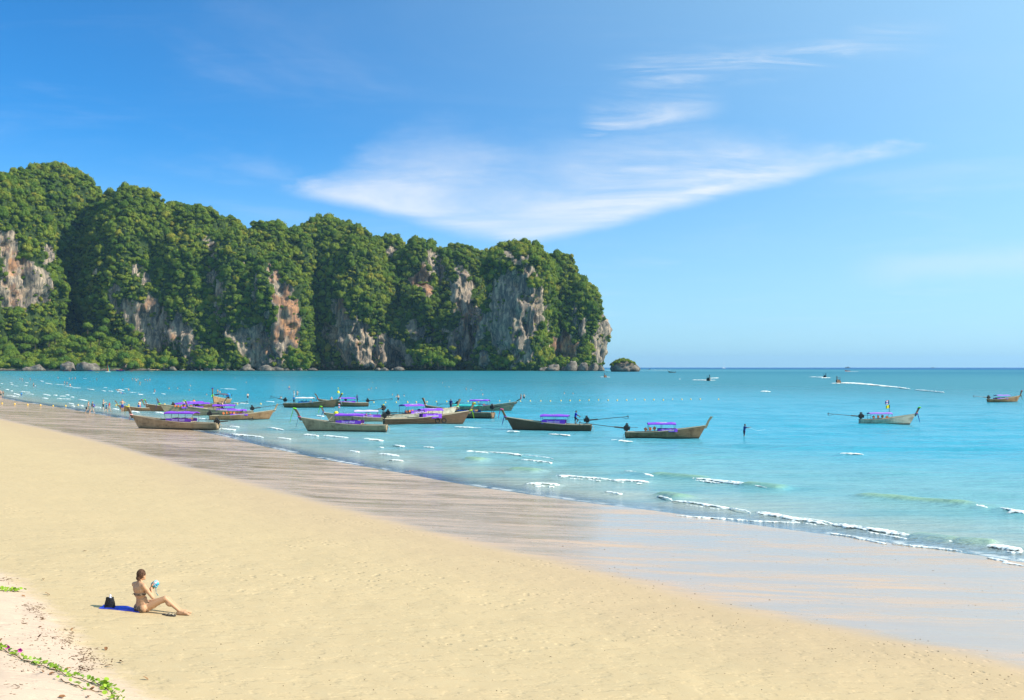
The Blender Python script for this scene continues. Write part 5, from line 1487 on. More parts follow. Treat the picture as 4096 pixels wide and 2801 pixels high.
def person(px, py, hpx, label, pose='stand', fem=False, yaw=0.0, shorts=(.02, .03, .2), top=None, shirt=None, sink=0.0, skin=None, at=None, group=None, hair=None, scale=None, tilt=None):
    """a person whose feet (or waterline) the view shows at (px, py); sink is how deep they stand in the water"""
    i = int(px * 7 + py * 3) % 4
    p = at if at is not None else flat(px, py)
    k = scale or (1.0 if hpx is None else max(.75, min(1.15, (hpx / F * p.y + sink) / 1.70)))
    m_ = person_meshes(pose, fem)
    root = empty('person', p - Vector((0, 0, sink)), R(yaw)); root.scale = (k, k, k)
    if tilt: root.rotation_euler = (R(tilt), 0, R(yaw))
    colour(link('body', m_['body'], None, root), skin or SKINS[i]); colour(link('hair', m_['hair'], None, root), hair or HAIRS[i])
    if shorts: colour(link('shorts', m_['shorts'], None, root), shorts)
    if top or (fem and not shirt): colour(link('bikini_top', m_['top'], None, root), top or shorts or (.05, .05, .05))
    if shirt: colour(link('shirt', m_['shirt'], None, root), shirt)
    return tag(root, label, 'person', group)


def P1(x, y0, y1, label, **kw):
    px, py = r1(x, y1); kw.setdefault('hpx', (y1 - y0) / 3.32); h = kw.pop('hpx')
    return person(px, py, h, label, **kw)


# walkers at the water's edge
P1(1170, 520, 672, 'tanned person walking at the water edge carrying a dark bag', pose='walk', yaw=-80, shorts=(.45, .38, .30), fem=True, top=(.5, .3, .3), hair=(.45, .33, .16))
P1(1222, 520, 672, 'person in dark shirt with a blue backpack walking at the water edge', pose='walk', yaw=-75, shorts=(.40, .36, .32), shirt=(.10, .10, .13))
P1(1370, 497, 625, 'blond woman in a black swimsuit wading toward the brown boat', pose='elbows', fem=True, yaw=-60, shorts=(.02, .02, .02), sink=.25, hair=(.5, .36, .15))
P1(1410, 548, 660, 'person in a blue shirt walking between a woman and a red shirted child', pose='walk', yaw=-60, shorts=(.05, .05, .07), shirt=(.02, .22, .55))
P1(1450, 530, 657, 'person in a red shirt at the water edge left of the brown boat', pose='walk', yaw=-100, shorts=(.40, .30, .25), shirt=(.50, .04, .04))
P1(1625, 490, 660, 'broad shirtless man in blue shorts standing at the bow of the brown boat', pose='elbows', yaw=20, shorts=(.04, .06, .32), hair=(.35, .24, .12))
P1(1855, 458, 640, 'person in red trousers leaning on the dark prow with the red cloth', pose='stand', yaw=60, shorts=(.40, .05, .12), sink=.35)
P1(1840, 548, 642, 'person in a bright blue shirt bending beside the brown boat', pose='stand', yaw=-40, shorts=(.02, .03, .06), shirt=(.01, .25, .60), sink=.60)
P1(12, 370, 478, 'woman in a dark swimsuit at the left edge of the picture', pose='walk', fem=True, yaw=170, shorts=(.03, .03, .03), hair=(.4, .28, .14))
P1(42, 378, 452, 'smaller tanned figure walking behind the woman at the left edge', pose='walk', yaw=170, shorts=(.05, .03, .03))
P1(285, 400, 440, 'child in blue shirt playing in the breaking foam', pose='wave', yaw=40, shirt=(.02, .25, .60), sink=.45, scale=.75)
P1(447, 268, 328, 'adult wading with a small child in white beside them', pose='stand', yaw=120, shorts=(.03, .03, .05), sink=.3)
P1(470, 305, 328, 'small child in white next to the wading adult', pose='stand', yaw=20, shirt=(.7, .7, .75), sink=.45, scale=.68)
for j, (x, y0, y1, lb, fem, c) in enumerate([
    (265, 190, 235, 'wading bather, left one of the pair farthest left', True, (.03, .03, .04)), (298, 205, 245, 'wading bather, right one of the pair farthest left', False, (.04, .04, .06)), (403, 205, 240, 'lone wading bather right of the pair farthest left', True, (.3, .05, .05)),
    (770, 190, 220, 'lone bather left of the trio standing in the far shallows', False, (.03, .03, .05)), (855, 250, 292, 'left of three bathers standing by the broken foam line', False, (.10, .03, .03)), (888, 255, 302, 'tallest of three bathers standing by the broken foam line', False, (.35, .05, .04)), (932, 280, 315, 'right of three bathers by the broken foam line, in red', False, (.45, .08, .06)),
    (922, 197, 232, 'yellowish clad bather, left of the far trio', False, (.45, .35, .05)), (962, 200, 232, 'middle bather of the far trio', True, (.05, .05, .08)), (998, 195, 222, 'right bather of the far trio', False, (.35, .15, .1)), (1282, 205, 245, 'lone dark haired bather left of the crowded group', True, (.05, .05, .05)), (1627, 215, 250, 'lone bather just left of the crowded group', False, (.06, .06, .1)),
    (1760, 207, 230, 'leftmost bather of the crowded group', False, (.3, .05, .05)), (1796, 207, 235, 'second bather from the left in the crowded group', True, (.3, .04, .1)), (1810, 225, 262, 'bather in front of the crowded group', False, (.05, .04, .04)), (1830, 210, 242, 'rightmost bather at the back of the crowded group', False, (.4, .2, .05)), (1858, 252, 300, 'bather standing nearest the beach below the crowded group', False, (.35, .25, .05)),
    (1930, 220, 250, 'left bather of the trio right of the crowded group', False, (.05, .05, .1)), (1960, 220, 250, 'middle bather of the trio right of the crowded group', True, (.4, .1, .1)), (1990, 217, 248, 'right bather of the trio right of the crowded group', False, (.3, .2, .1)), (1708, 345, 375, 'bather crouching in the foam near a floating person', False, (.03, .03, .03)), (2052, 355, 395, 'bather in red wading above a patch of foam', True, (.5, .06, .1)), (1575, 352, 374, 'bather splashing beside a strip of foam', False, (.4, .06, .06))]):
    P1(x, y0, y1, lb, pose=('stand', 'elbows', 'wave')[j % 3], fem=fem, yaw=(j * 67) % 360, shorts=c, sink=max(.3, 1.70 - (y1 - y0) / 3.32 / F * flat(*r1(x, y1)).y), scale=1.0)


def floaters(pts, label, group):
    for j, (x, y) in enumerate(pts):
        person(x, y, None, label, pose='stand', fem=bool(j % 2), yaw=(j * 83) % 360, shorts=None, top=(.1, .05, .1) if j % 2 else None, sink=1.33, scale=1.0, group=group)


floaters([r1(690, 180), r1(1195, 255), r1(2245, 352), r1(125, 134), r1(1172, 142), r1(1205, 142), r1(240, 122), r1(410, 124), r1(578, 130), r1(1595, 172)], 'swimmer with only head and shoulders showing in the far left water', 'swimmers far left')
floaters([r2(858, 46), r2(962, 46), r2(1108, 66), r2(1120, 12), r2(1320, 126), r2(2242, 162), r2(495, 3)], 'swimmer with only head and shoulders showing behind the left boats', 'swimmers behind the left boats')
floaters([r3(93, 203), r3(1495, 56), r3(1567, 54), r3(1818, 160), r3(1998, 176)], 'swimmer with only head showing around the rear pair of boats', 'swimmers behind the rear boats')
floaters([r4(1440, 66), r4(1100, 31), r4(1150, 32), r4(1595, 136), r4(1578, 78), r5(752, 86), r5(836, 90)], 'swimmer far out beyond the buoy line right of the boats', 'swimmers beyond the buoy line')
floaters([(1448, 1497), (1490, 1531), (1475, 1560), (1770, 1533), (1590, 1527), (985, 1530), (1020, 1518), (940, 1513), (1240, 1512), (1130, 1524)], 'tiny swimmer in the open water below the middle of the cliff', 'swimmers below the cliff')
for lb, (x, y0, y1, rf), fem, c in [('two people close together in the water behind the dark awning boat', (1456, 55, 96, r2), True, (.3, .05, .05)), ('companion leaning beside the pair behind the dark awning boat', (1486, 72, 97, r2), False, (.1, .1, .2)), ('lone bather standing waist deep right of the left cluster', (1832, 103, 166, r2), False, (.04, .04, .05)),
                                  ('lone bather in blue shorts standing far behind the rear boats', (220, 14, 74, r3), False, (.03, .05, .3)), ('white clad bather of the couple behind the blue tarpaulin boat', (293, 90, 162, r3), False, (.7, .7, .7)), ('tanned bather of the couple behind the blue tarpaulin boat', (343, 88, 160, r3), True, (.4, .25, .2)), ('couple embracing in the water right of the rear boats', (1905, 148, 240, r3), True, (.35, .05, .04)),
                                  ('bather standing chest deep beyond the buoy line', (1375, 35, 66, r4), False, (.03, .03, .04)), ('taller bather of the pair off the reddish leaning prow', (2102, 120, 186, r4), True, (.5, .1, .15)), ('dark trunked bather of the pair off the reddish leaning prow', (2145, 118, 180, r4), False, (.02, .02, .03))]:
    px, py = rf(x, y1); hh = abs(rf(x, y1)[1] - rf(x, y0)[1]); vis = hh / F * flat(px, py).y
    person(px, py, None, lb, pose='elbows' if fem else 'stand', fem=fem, yaw=x % 360, shorts=c, sink=max(.1, 1.7 - vis), scale=1.0 if vis < 1.7 else vis / 1.7)
px, py = r4(470, 132 + 74); person(px + 1.5, py, None, 'second of the couple embracing in the water right of the rear boats', pose='wave', yaw=190, shorts=(.05, .05, .1), sink=.5, scale=1.0)
# two people floating on their backs
for x, y, lb, c in ((1665, 412, 'person floating on their back in blue near the foam', (.03, .12, .6)), (1600, 372, 'person floating flat in the foam strip', (.4, .3, .2))):
    p = flat(*r1(x, y)); person(0, 0, None, lb, pose='stand', yaw=80, shorts=c, at=p + Vector((0, 0, .02)), scale=1.0, tilt=-84)
# people on the boats
b = BOATS[17]; person(0, 0, None, 'boatman in blue on one leg at the stern of the dark brown boat', pose='one_leg', yaw=math.degrees(b['hd']) + 100, shorts=(.02, .02, .05), shirt=(.02, .04, .40), at=boat_pt(b, .20, 0, .50), scale=.98, skin=(.16, .09, .06), hair=(.02, .02, .02))
b = BOATS[9]; person(0, 0, None, 'boatman in bright blue standing at the stern of the white canopied boat', pose='stand', yaw=150, shorts=(.03, .03, .04), shirt=(.01, .28, .62), at=boat_pt(b, .19, 0, .40), scale=.9)
b = BOATS[10]; person(0, 0, None, 'boatman in dark blue behind the canopy of the rear brown boat', pose='elbows', yaw=120, shorts=(.02, .02, .06), shirt=(.02, .04, .30), at=boat_pt(b, .24, 0, .45), scale=.95, skin=(.2, .11, .07))
person(0, 0, None, 'person in a white hat sitting at the bow of the rear brown boat', pose='sit', yaw=30, shorts=(.3, .25, .22), at=boat_pt(b, .80, 0, .62), scale=.85, hair=(.75, .75, .75))
person(0, 0, None, 'passenger under the canopy of the rear brown boat', pose='sit', yaw=200, shorts=(.05, .05, .1), shirt=(.1, .08, .1), at=boat_pt(b, .50, 0, .35), scale=.85)
b = BOATS[3]; person(0, 0, None, 'person in white standing behind the longest purple canopy', pose='wave', yaw=0, shorts=(.2, .2, .2), shirt=(.7, .7, .7), at=boat_pt(b, .66, .2, .40), scale=.95)
b = BOATS[2]; person(0, 0, None, 'tanned person climbing aboard by the small awning boat', pose='walk', yaw=-90, shorts=(.25, .2, .15), at=boat_pt(b, .52, .3, .40), scale=1.0)
b = BOATS[13]; person(0, 0, None, 'person in dark blue at the prow of the pale boat', pose='stand', yaw=-20, shorts=(.03, .03, .08), shirt=(.02, .03, .14), at=boat_pt(b, .99, .0, .95), scale=.92, skin=(.2, .12, .08))
b = BOATS[4]; person(0, 0, None, 'person in an orange vest aboard the hidden boat', pose='stand', yaw=40, shorts=(.2, .1, .08), shirt=(.6, .2, .05), at=boat_pt(b, .45, .0, .40), scale=.85)
# the fisherman
fp = flat(2977, 1746)
fish = person(0, 0, None, 'man in dark blue standing knee deep holding a fishing line', pose='cast', yaw=-78, shorts=(.02, .02, .05), shirt=(.02, .05, .20), at=fp - Vector((0, 0, .38)), scale=.93, skin=(.15, .09, .06), hair=(.02, .02, .02))
q = MB(); a = fp + Vector((.45, -.1, .92)); e = flat(3062, 1716)
q.tube([a.lerp(e, t) + Vector((0, 0, -.25 * math.sin(math.pi * t))) for t in [k / 10 for k in range(11)]], .005, 5); e2 = flat(2892, 1742)
q.tube([(fp + Vector((-.2, 0, .55))).lerp(e2, t) + Vector((0, 0, -.2 * math.sin(math.pi * t))) for t in [k / 10 for k in range(11)]], .005, 5)
tag(q.build('fishing_line', M_WHITE), 'pale line held by the man standing in the water', 'fishing line')
# bags carried by the walkers
p = flat(*r1(1170, 672)); q = MB(); q.ell((0, 0, 0), (.14, .08, .17)); q.tube([(-.1, 0, .12), (-.05, 0, .34), (.05, 0, .34), (.1, 0, .12)], .015, 5)
o = colour(q.build('shoulder_bag', M_TINT, None, True), (.03, .03, .04)); o.location = p + Vector((-.18, -.22, .75)); tag(o, 'dark bag carried by the tanned walker at the water edge', 'bag')
p = flat(*r1(1222, 672)); q = MB(); q.ell((0, 0, 0), (.15, .12, .24), nu=10, nv=8); q.box((0, .02, .0), (.24, .16, .34), taper=.85); q.ell((0, -.10, -.06), (.10, .06, .11))
o = colour(q.build('backpack', M_TINT, None, True), (.02, .06, .42)); o.location = p + Vector((.30, -.03, 1.12)); tag(o, 'blue backpack on the walker in the dark shirt', 'backpack')

# ------------------------------------------------------------------ the seated woman
W0 = on_land(566, 2447)
DX = 0.04


def gz(x, y): return ground(W0.x + x, W0.y + y) - W0.z


woman = empty('person', W0)
Fv, Rv, Uz = Vector((.60, .80, 0)), Vector((.80, -.60, 0)), Vector((0, 0, 1))
rotB = Matrix((Rv, Fv, Uz)).transposed()
B = MB()
pel = Vector((.02, .02, .115)); wai = Vector((.005, -.005, .255)); rib = Vector((-.025, -.025, .385)); che = Vector((-.040, -.035, .475)); sho = Vector((-.040, -.030, .565)); nek = Vector((-.030, -.015, .64)); hed = Vector((.005, .005, .755))
B.ell(pel, (.172, .125, .115), rotB, 14, 10)
for sd in (-1, 1): B.ell(pel + Rv * .085 * sd - Fv * .045 + Uz * -.025, (.098, .095, .092), rotB)
B.ell(pel.lerp(wai, .5), (.162, .112, .12), rotB); B.ell(wai, (.142, .098, .11), rotB); B.ell(rib, (.150, .100, .12), rotB); B.ell(che, (.165, .102, .11), rotB); B.ell(sho - Uz * .025, (.165, .075, .065), rotB)
for sd in (-1, 1): B.cap(sho + Rv * .04 * sd + Uz * .015, sho + Rv * .165 * sd - Uz * .012, .055, .052, 9)
B.cap(sho + Rv * .06 + Uz * .01, nek, .05, .045, 8); B.cap(sho - Rv * .06 + Uz * .01, nek, .05, .045, 8); B.cap(nek - Uz * .05, nek + Uz * .07 + Fv * .015, .050, .047, 10)
B.ell(hed, (.073, .088, .108), rotB, 14, 10); B.ell(hed + Fv * .086 - Uz * .012, (.013, .022, .022), rotB, 6, 5); B.ell(hed + Fv * .05 - Uz * .075, (.042, .042, .032), rotB, 8, 6)
for sd in (-1, 1):
    B.ell(hed + Rv * .074 * sd - Uz * .02, (.011, .022, .030), rotB, 7, 6); B.ell(che + Rv * .075 * sd + Fv * .085 - Uz * .045, (.062, .058, .062), rotB, 10, 8)
    B.ell(sho - Rv * .085 * sd - Fv * .045 - Uz * .05, (.06, .028, .075), rotB, 9, 7)
shR, shL = sho + Rv * .165 - Uz * .005, sho - Rv * .165 - Uz * .005
elR, haR = Vector((.262, -.105, .315)), Vector((.185, .045, .490)); elL, haL = Vector((.02, .30, .36)), Vector((.20, .16, .47))
for a, e, h in ((shR, elR, haR), (shL, elL, haL)):
    B.ell(a - Uz * .008, .053, nu=10, nv=8); B.cap(a - Uz * .01, e, .048, .037, 10); B.ell(a.lerp(e, .4), (.047, .047, .06), nu=9, nv=7); B.cap(e, h, .038, .025, 10); B.ell(e.lerp(h, .25), (.040, .040, .055), nu=9, nv=7)
obj_c = Vector((.245, .115, .545))
hand(B, haR, (Vector((.20, .07, .55)) - haR), Vector((.75, .5, .1)), .98, .6); hand(B, haL, (Vector((.25, .15, .53)) - haL), Vector((.5, -.8, .2)), .98, .6)
hiR, hiL = pel + Rv * .09 + Fv * .03 - Uz * .02, pel - Rv * .09 + Fv * .03 - Uz * .02
anR = Vector((.80, -.03, 0)); anR.z = gz(.80, -.03) + .075; anL = Vector((.77, .12, 0)); anL.z = gz(.77, .12) + .07
knR = Vector((.505, -.055, .285)); knL = Vector((.475, .19, .225))
for h, k, a, tdir in ((hiR, knR, anR, Vector((.2, -.035, 0))), (hiL, knL, anL, Vector((.19, .06, 0)))):
    B.cap(h, k, .098, .058, 12); B.ell(h.lerp(k, .35) - Uz * .022, (.10, .075, .072), Matrix.Rotation(-math.atan2(k.z - h.z, k.x - h.x), 3, 'Y'), 12, 9)
    B.ell(k, (.056, .054, .058), nu=10, nv=8); B.cap(k, a, .054, .034, 12); B.ell(k.lerp(a, .3) + Vector((-.02, 0, -.022)), (.058, .050, .085), Matrix.Rotation(math.radians(-44), 3, 'Y'), 10, 8)
    toe = a + tdir; toe.z = gz(toe.x, toe.y) + .028
    hl = a + Vector((-.045, 0, 0)); hl.z = gz(hl.x, hl.y) + .035
    B.cap(hl, a.lerp(toe, .6) - Uz * .012, .034, .034, 9); B.cap(a, a.lerp(toe, .55), .034, .034, 9); B.cap(a.lerp(toe, .5), toe, .040, .022, 9)
    side = tdir.normalized().cross(Uz)
    for q in range(5):
        t0 = toe + side * (-.030 + .015 * q) - tdir.normalized() * .004 * abs(q - 1); B.cap(t0 - tdir.normalized() * .02, t0 + tdir.normalized() * (.028 - .004 * q), .011, .008 + (.003 if q == 4 else 0), 6)
wb = baked(B, .0085, 5, .5); wb.materials.append(M_SKIN)
colour(link('body', wb, None, woman), (.53, .30, .175))
# hair with a loose bun
hb = MB(); hb.ell(hed + Uz * .022 - Fv * .018, (.088, .098, .108), rotB, 14, 10); hb.ell(hed - Fv * .085 - Uz * .05, (.052, .048, .050), rotB, 10, 8); hb.ell(hed - Fv * .055 - Uz * .085 - Rv * .02, (.040, .035, .035), rotB, 8, 6)
for k in range(14):
    a = k * 1.1; hb.cap(hed + rotB @ Vector((.07 * math.cos(a), -.05 + .03 * math.sin(a), .02)), hed + rotB @ Vector((.03 * math.cos(a + 1), -.10, -.06 + .03 * math.sin(a))), .018, .014, 6)
hm = baked(hb, .010, 2); hm.materials.append(M_HAIR); colour(link('hair', hm, None, woman), (.055, .022, .012))
q = MB()
for k in range(7):
    a = hed - Fv * .06 - Uz * (.09) + Rv * (-.05 + .015 * k); q.tube([a, a - Uz * .03 + Vector((-.012 + .004 * k, -.005, 0)), a - Uz * (.05 + .01 * (k % 3)) + Vector((-.025 + .007 * k, -.01, 0))], [.004, .003, .001], 5)
colour(q.build('loose_strands', M_HAIR, woman), (.055, .022, .012))
# patterned bikini
M_BIK = mat('patterned_bikini'); pp_ = coords('Object'); nn_ = noise(pp_, 55, 4, .7); out(princ(mixc(sstep(.42, .58, nn_), (.035, .022, .016), (.36, .25, .17)), .8))
def band(c, rx, ry, h, tilt_=0.0, n=36, th=.004):
    q = MB(); ro, ri = [], []
    for k in range(n + 1):
        a = 2 * math.pi * k / n; base = c + rotB @ Vector((rx * math.cos(a), ry * math.sin(a), tilt_ * math.cos(a)))
        ro.append([base - Uz * h * .5, base + Uz * h * .5])
    q.loft(ro); return q
q = MB(); q.ell(che + Rv * .076 + Fv * .088 - Uz * .045, (.067, .062, .064), rotB, 12, 9); q.ell(che - Rv * .076 + Fv * .088 - Uz * .045, (.067, .062, .064), rotB, 12, 9)
q.v += []
bt_ = q.build('bikini_top', M_BIK, woman, True)
band(rib - Uz * .012, .1535, .1045, .036, .006).build('back_strap', M_BIK, bt_, True)
a = rib - Uz * .012 - Rv * .145 - Fv * .04; q = MB(); q.tube([a, a + Vector((-.02, -.01, -.01)), a + Vector((-.035, -.012, -.03))], [.006, .005, .003], 5); q.build('tie', M_BIK, bt_)
q = MB(); q.ell(pel - Uz * .042, (.186, .140, .080), rotB, 20, 10)
for sd in (-1, 1): q.ell(pel + Rv * .066 * sd - Fv * .050 - Uz * .042, (.100, .106, .090), rotB)
low_ = baked(q, .009, 2); low_.materials.append(M_BIK); bb = link('bikini_bottom', low_, None, woman)
q = MB(); a = pel + Rv * .165 + Uz * .075 + Fv * .03
for k in range(5): q.ell(a + Vector((.018 * math.cos(k * 1.3), -.012, .018 * math.sin(k * 1.3))), (.014, .010, .020), nu=7, nv=5)
q.tube([a, a + Vector((.02, -.02, -.05)), a + Vector((.015, -.02, -.085))], .005, 5); q.tube([a, a + Vector((-.012, -.02, -.045))], .005, 5); q.build('side_tie', M_BIK, bb)
tag(woman, 'brown haired woman in a patterned bikini sitting on the sand facing the sea', 'person')

# what she holds: a patterned swimming cap with a strap
m = mat('patterned_cap'); pp_ = coords('Object'); nn_ = noise(pp_, 17, 2, .5, 1.2); n2_ = noise(pp_, 26, 2, .5, .5)
c_ = mixc(sstep(.40, .46, nn_), (.02, .12, .30), (.03, .45, .55)); c_ = mixc(sstep(.52, .56, n2_), c_, (.80, .80, .78)); c_ = mixc(sstep(.60, .64, nn_), c_, (.70, .20, .30)); out(princ(c_, .6))
q = MB(); rows = []
for i in range(13):
    t = i / 12; r_ = .085 * math.sin(math.pi * (.16 + .84 * t)) ** .7 if t < 1 else .004
    rows.append([obj_c + Vector((r_ * math.cos(a) * 1.0 + .03 * (t - .5), .75 * r_ * math.sin(a), -.07 + .15 * t + .012 * math.sin(3 * a + i * .7))) for a in [k * math.pi / 10 for k in range(20)]])
q.loft(rows, True); q.loft([[v + (obj_c - v) * .06 for v in r_][::-1] for r_ in rows], True)
cap_ = q.build('bathing_cap', m, None, True); cap_.location = W0
q = MB(); q.tube([obj_c + Vector((.02, -.03, -.06)), obj_c + Vector((.03, -.04, -.12)), obj_c + Vector((.035, -.05, -.17)), obj_c + Vector((.08, -.06, -.225))], [.016, .010, .008, .012], 6, flat=.4); q.build('strap', m, cap_)
tag(cap_, 'turquoise and pink patterned cap held in the seated woman hands', 'cap')

# blue beach mat, mesh bag with bottle, sandals
M_BLUE = mat('blue_mat'); pp_ = coords('Object'); out(princ(mixc(sstep(.4, .6, noise(vscale(pp_, 3, 14, 3), 1, 4, .6)), (.012, .03, .42), (.05, .10, .72)), .45, None, .4))
rows, under = [], []
for i in range(30):
    x = -.86 + .86 * i / 29; r_ = []
    for j in range(10):
        y = -.075 + .30 * j / 9 + .05 * (i / 29) * -1; r_.append(Vector((x, y, gz(x, y) + .022 + .010 * math.sin(x * 16 + y * 9) + .008 * math.sin(y * 40))))
    rows.append(r_); under.append([v - Vector((0, 0, .03)) for v in r_])
q = MB(); q.loft([r_[::-1] for r_ in rows]); q.loft([[r_[0] for r_ in rows], [r_[0] for r_ in under]]); q.loft([[r_[-1] for r_ in under], [r_[-1] for r_ in rows]]); q.loft([rows[0], under[0]]); q.loft([under[-1], rows[-1]])
o = q.build('beach_mat', M_BLUE, None, True); o.location = W0; tag(o, 'bright blue mat spread on the sand behind the seated woman', 'beach mat')
bx, by = -.665, .03; bz = gz(bx, by) + .035
m = mat('black_mesh'); n_ = noise(coords('Object'), 160, 2, .5); tr = nd('ShaderNodeBsdfTransparent'); out(mixs(sstep(.40, .46, n_) * .25 + .70, E(tr.outputs[0]), princ((.012, .012, .016), .6)))
bag = empty('mesh_bag', W0 + Vector((bx, by, bz)))
q = MB(); rows = []
for i in range(9):
    t = i / 8; a_, b_ = .105 - .025 * t + .006 * math.sin(t * 5), .06 - .012 * t
    rows.append([Vector((math.copysign(abs(math.cos(k)) ** .6, math.cos(k)) * a_, math.copysign(abs(math.sin(k)) ** .6, math.sin(k)) * b_, .185 * t + .004 * math.sin(k * 3))) for k in [j * math.pi / 12 for j in range(24)]])
q.loft(rows, True); q.add(rows[0], [tuple(range(24))]); q.build('mesh_wall', m, bag, True)
q = MB(); q.tube(rows[-1] + [rows[-1][0]], .006, 6, caps=False); q.build('rim', M_RUBBER, bag, True)
q = MB(); q.tube([rows[0][k] for k in range(24)] + [rows[0][0]], .008, 6, caps=False); q.tube([rows[i][0] for i in range(9)], .005, 5); q.tube([rows[i][12] for i in range(9)], .005, 5); q.build('seam', M_RUBBER, bag, True)
q = MB(); q.tube([(.08, -.03, .18), (.10, -.05, .15), (.10, -.055, .11), (.085, -.05, .09)], .004, 5); q.build('drawstring', M_RUBBER, bag)
tag(bag, 'black mesh bag standing on the blue mat with a white bottle in it', 'bag')
q = MB(); prof = [(0, 0), (.04, 0), (.042, .02), (.042, .15), (.038, .17), (.022, .195), (.018, .20), (.018, .235), (.010, .245), (0, .246)]
rows = [[Vector((max(r_, .001) * math.cos(k), max(r_, .001) * math.sin(k), z)) for k in [j * math.pi / 10 for j in range(20)]] for r_, z in prof]
q.loft(rows, True); o = q.build('bottle', pm('pale_plastic', (.62, .62, .80), .35, .05), None, True); o.location = W0 + Vector((bx + .012, by, bz + .005)); tag(o, 'pale lilac plastic bottle sticking out of the black mesh bag', 'bottle')
for i, (x, y, yw, lb) in enumerate(((.585, -.14, -14, 'dark sandal lying under the woman shin, nearer her body'), (.665, -.20, -20, 'dark sandal lying near the woman foot, farther from her body'))):
    o = empty('sandal', W0 + Vector((x, y, gz(x, y) + .012)), R(yw)); q = MB(); a_, b_ = [], []
    for k in range(24):
        t = k * math.pi / 12; w_ = .042 * (1 + .15 * math.cos(t)); a_.append(Vector((.125 * math.cos(t), w_ * math.sin(t), .016))); b_.append(Vector((.125 * math.cos(t), w_ * math.sin(t), -.006)))
    q.loft([b_, a_], True); q.add(a_, [tuple(range(24))]); q.build('sole', pm('sandal_sole', (.07, .06, .055), .8), o)
    q = MB(); q.tube([(.07, 0, .016), (.04, .02, .045), (-.02, .04, .02)], .006, 5); q.tube([(.07, 0, .016), (.04, -.02, .045), (-.02, -.04, .02)], .006, 5); q.build('strap', pm('sandal_strap', (.5, .42, .3), .7), o)
    tag(o, lb, 'sandal', 'pair of sandals')

# ------------------------------------------------------------------ creeping vines on the bank
def vine_leaf():
    """a rounded leaf notched at the tip, folded along the midrib"""
    q = MB(); n = 9; L_, R_, mid = [], [], []
    for i in range(n):
        t = i / (n - 1); w_ = .5 * math.sin(math.pi * min(1, t * .93 + .05)) ** .6; x = t * (1 - .0)
        mid.append(Vector((x * .88, 0, .05 * math.sin(t * 3)))); L_.append(Vector((x * .97, w_, .16 * w_))); R_.append(Vector((x * .97, -w_, .16 * w_)))
    q.loft([L_, mid]); q.loft([mid, R_]); return q.mesh('leaf', True)


M_VLEAF = mat('vine_leaf'); oi = nd('ShaderNodeObjectInfo'); rr_ = E(oi.outputs['Random']); n_ = noise(coords('Object'), 4, 3, .6)
c_ = mixc(rr_, (.10, .24, .015), (.30, .46, .03)); c_ = mixc(n_ * .5, c_, (.36, .46, .05)); tl = nd('ShaderNodeBsdfTranslucent'); put(tl.inputs[0], c_); out(mixs(.25, princ(c_, .4, None, .4), E(tl.outputs[0])))
LEAF = vine_leaf(); LEAF.materials.append(M_VLEAF)
M_STEM = pm('vine_stem', (.16, .09, .04), .8, .3)
M_PETAL = pm('magenta_petal', (.55, .05, .42), .6, .15)
vr = random.Random(12)


def vine(name, pts, n, label, flowers=(), size=.055, spread=.05):
    pts = smooth_line([on_land(*p)[:2] for p in pts], 2)
    root = empty('beach_vine', (*pts[0], ground(*pts[0])))
    q = MB(); loc = root.location
    P_ = [Vector((x, y, ground(x, y) + .012 + .01 * math.sin(i * 1.3))) - loc for i, (x, y) in enumerate(pts)]
    q.tube(P_, .006, 5); q.build('stem', M_STEM, root)
    for k in range(n):
        t = (k + vr.random()) / n * (len(P_) - 1); i = min(int(t), len(P_) - 2); b_ = P_[i].lerp(P_[i + 1], t - i)
        off_ = Vector((vr.gauss(0, spread), vr.gauss(0, spread), 0)); h = .03 + abs(vr.gauss(0, .025))
        c = b_ + off_; g_ = ground(c.x + loc.x, c.y + loc.y) - loc.z; c.z = g_ + h
        o = bpy.data.objects.new('leaf', LEAF); COL.objects.link(o); o.parent = root; o.location = c
        s_ = size * vr.uniform(.7, 1.3); o.scale = (s_, s_, s_); o.rotation_euler = (vr.gauss(0, .4), vr.gauss(-.35, .35), vr.uniform(0, 6.28))
    for fx, fy in flowers:
        p_ = on_land(fx, fy) - loc + Vector((0, 0, .06)); fq = MB(); rows = []
        for i, (r_, z) in enumerate(((.004, -.04), (.008, -.01), (.022, .012), (.038, .02))):
            rows.append([Vector((r_ * math.cos(a) * (1 + .08 * math.cos(5 * a)), z + .0, r_ * math.sin(a) * (1 + .08 * math.cos(5 * a)))) for a in [j * math.pi / 10 for j in range(20)]])
        rows = [[Vector((v.x, -v.y, v.z)) for v in r_] for r_ in rows]
        fq.loft(rows, True); o = fq.build('flower', M_PETAL, root, True); o.location = p_; o.rotation_euler = (R(25), 0, R(20))
    return tag(root, label, 'vine', 'beach vines on the sandy bank')


g5 = lambda x, y: (x / 2.643, 2200 + y / 2.643)
vine('a', [g5(-60, 1010), g5(30, 1065), g5(130, 1110), g5(250, 1165), g5(380, 1215), g5(480, 1250), g5(600, 1290)], 92, 'long green vine with magenta flowers crossing the lower left sand bank', (g5(80, 1062), g5(212, 1094)))
vine('b', [g5(570, 1260), g5(640, 1300), g5(700, 1340), g5(800, 1365), g5(920, 1400), g5(1060, 1440), g5(1130, 1470)], 62, 'leafy middle stretch of vine where the sand bank meets the beach', size=.06)
vine('c', [g5(640, 1380), g5(720, 1425), g5(800, 1445), g5(880, 1480), g5(1000, 1500), g5(1090, 1520)], 20, 'sparse side shoot of vine with few round leaves', size=.055, spread=.04)
vine('d', [g5(1090, 1450), g5(1150, 1480), g5(1190, 1530), g5(1215, 1590), g5(1230, 1650)], 60, 'bushy tip of the vine at the bottom edge of the picture', size=.06, spread=.06)
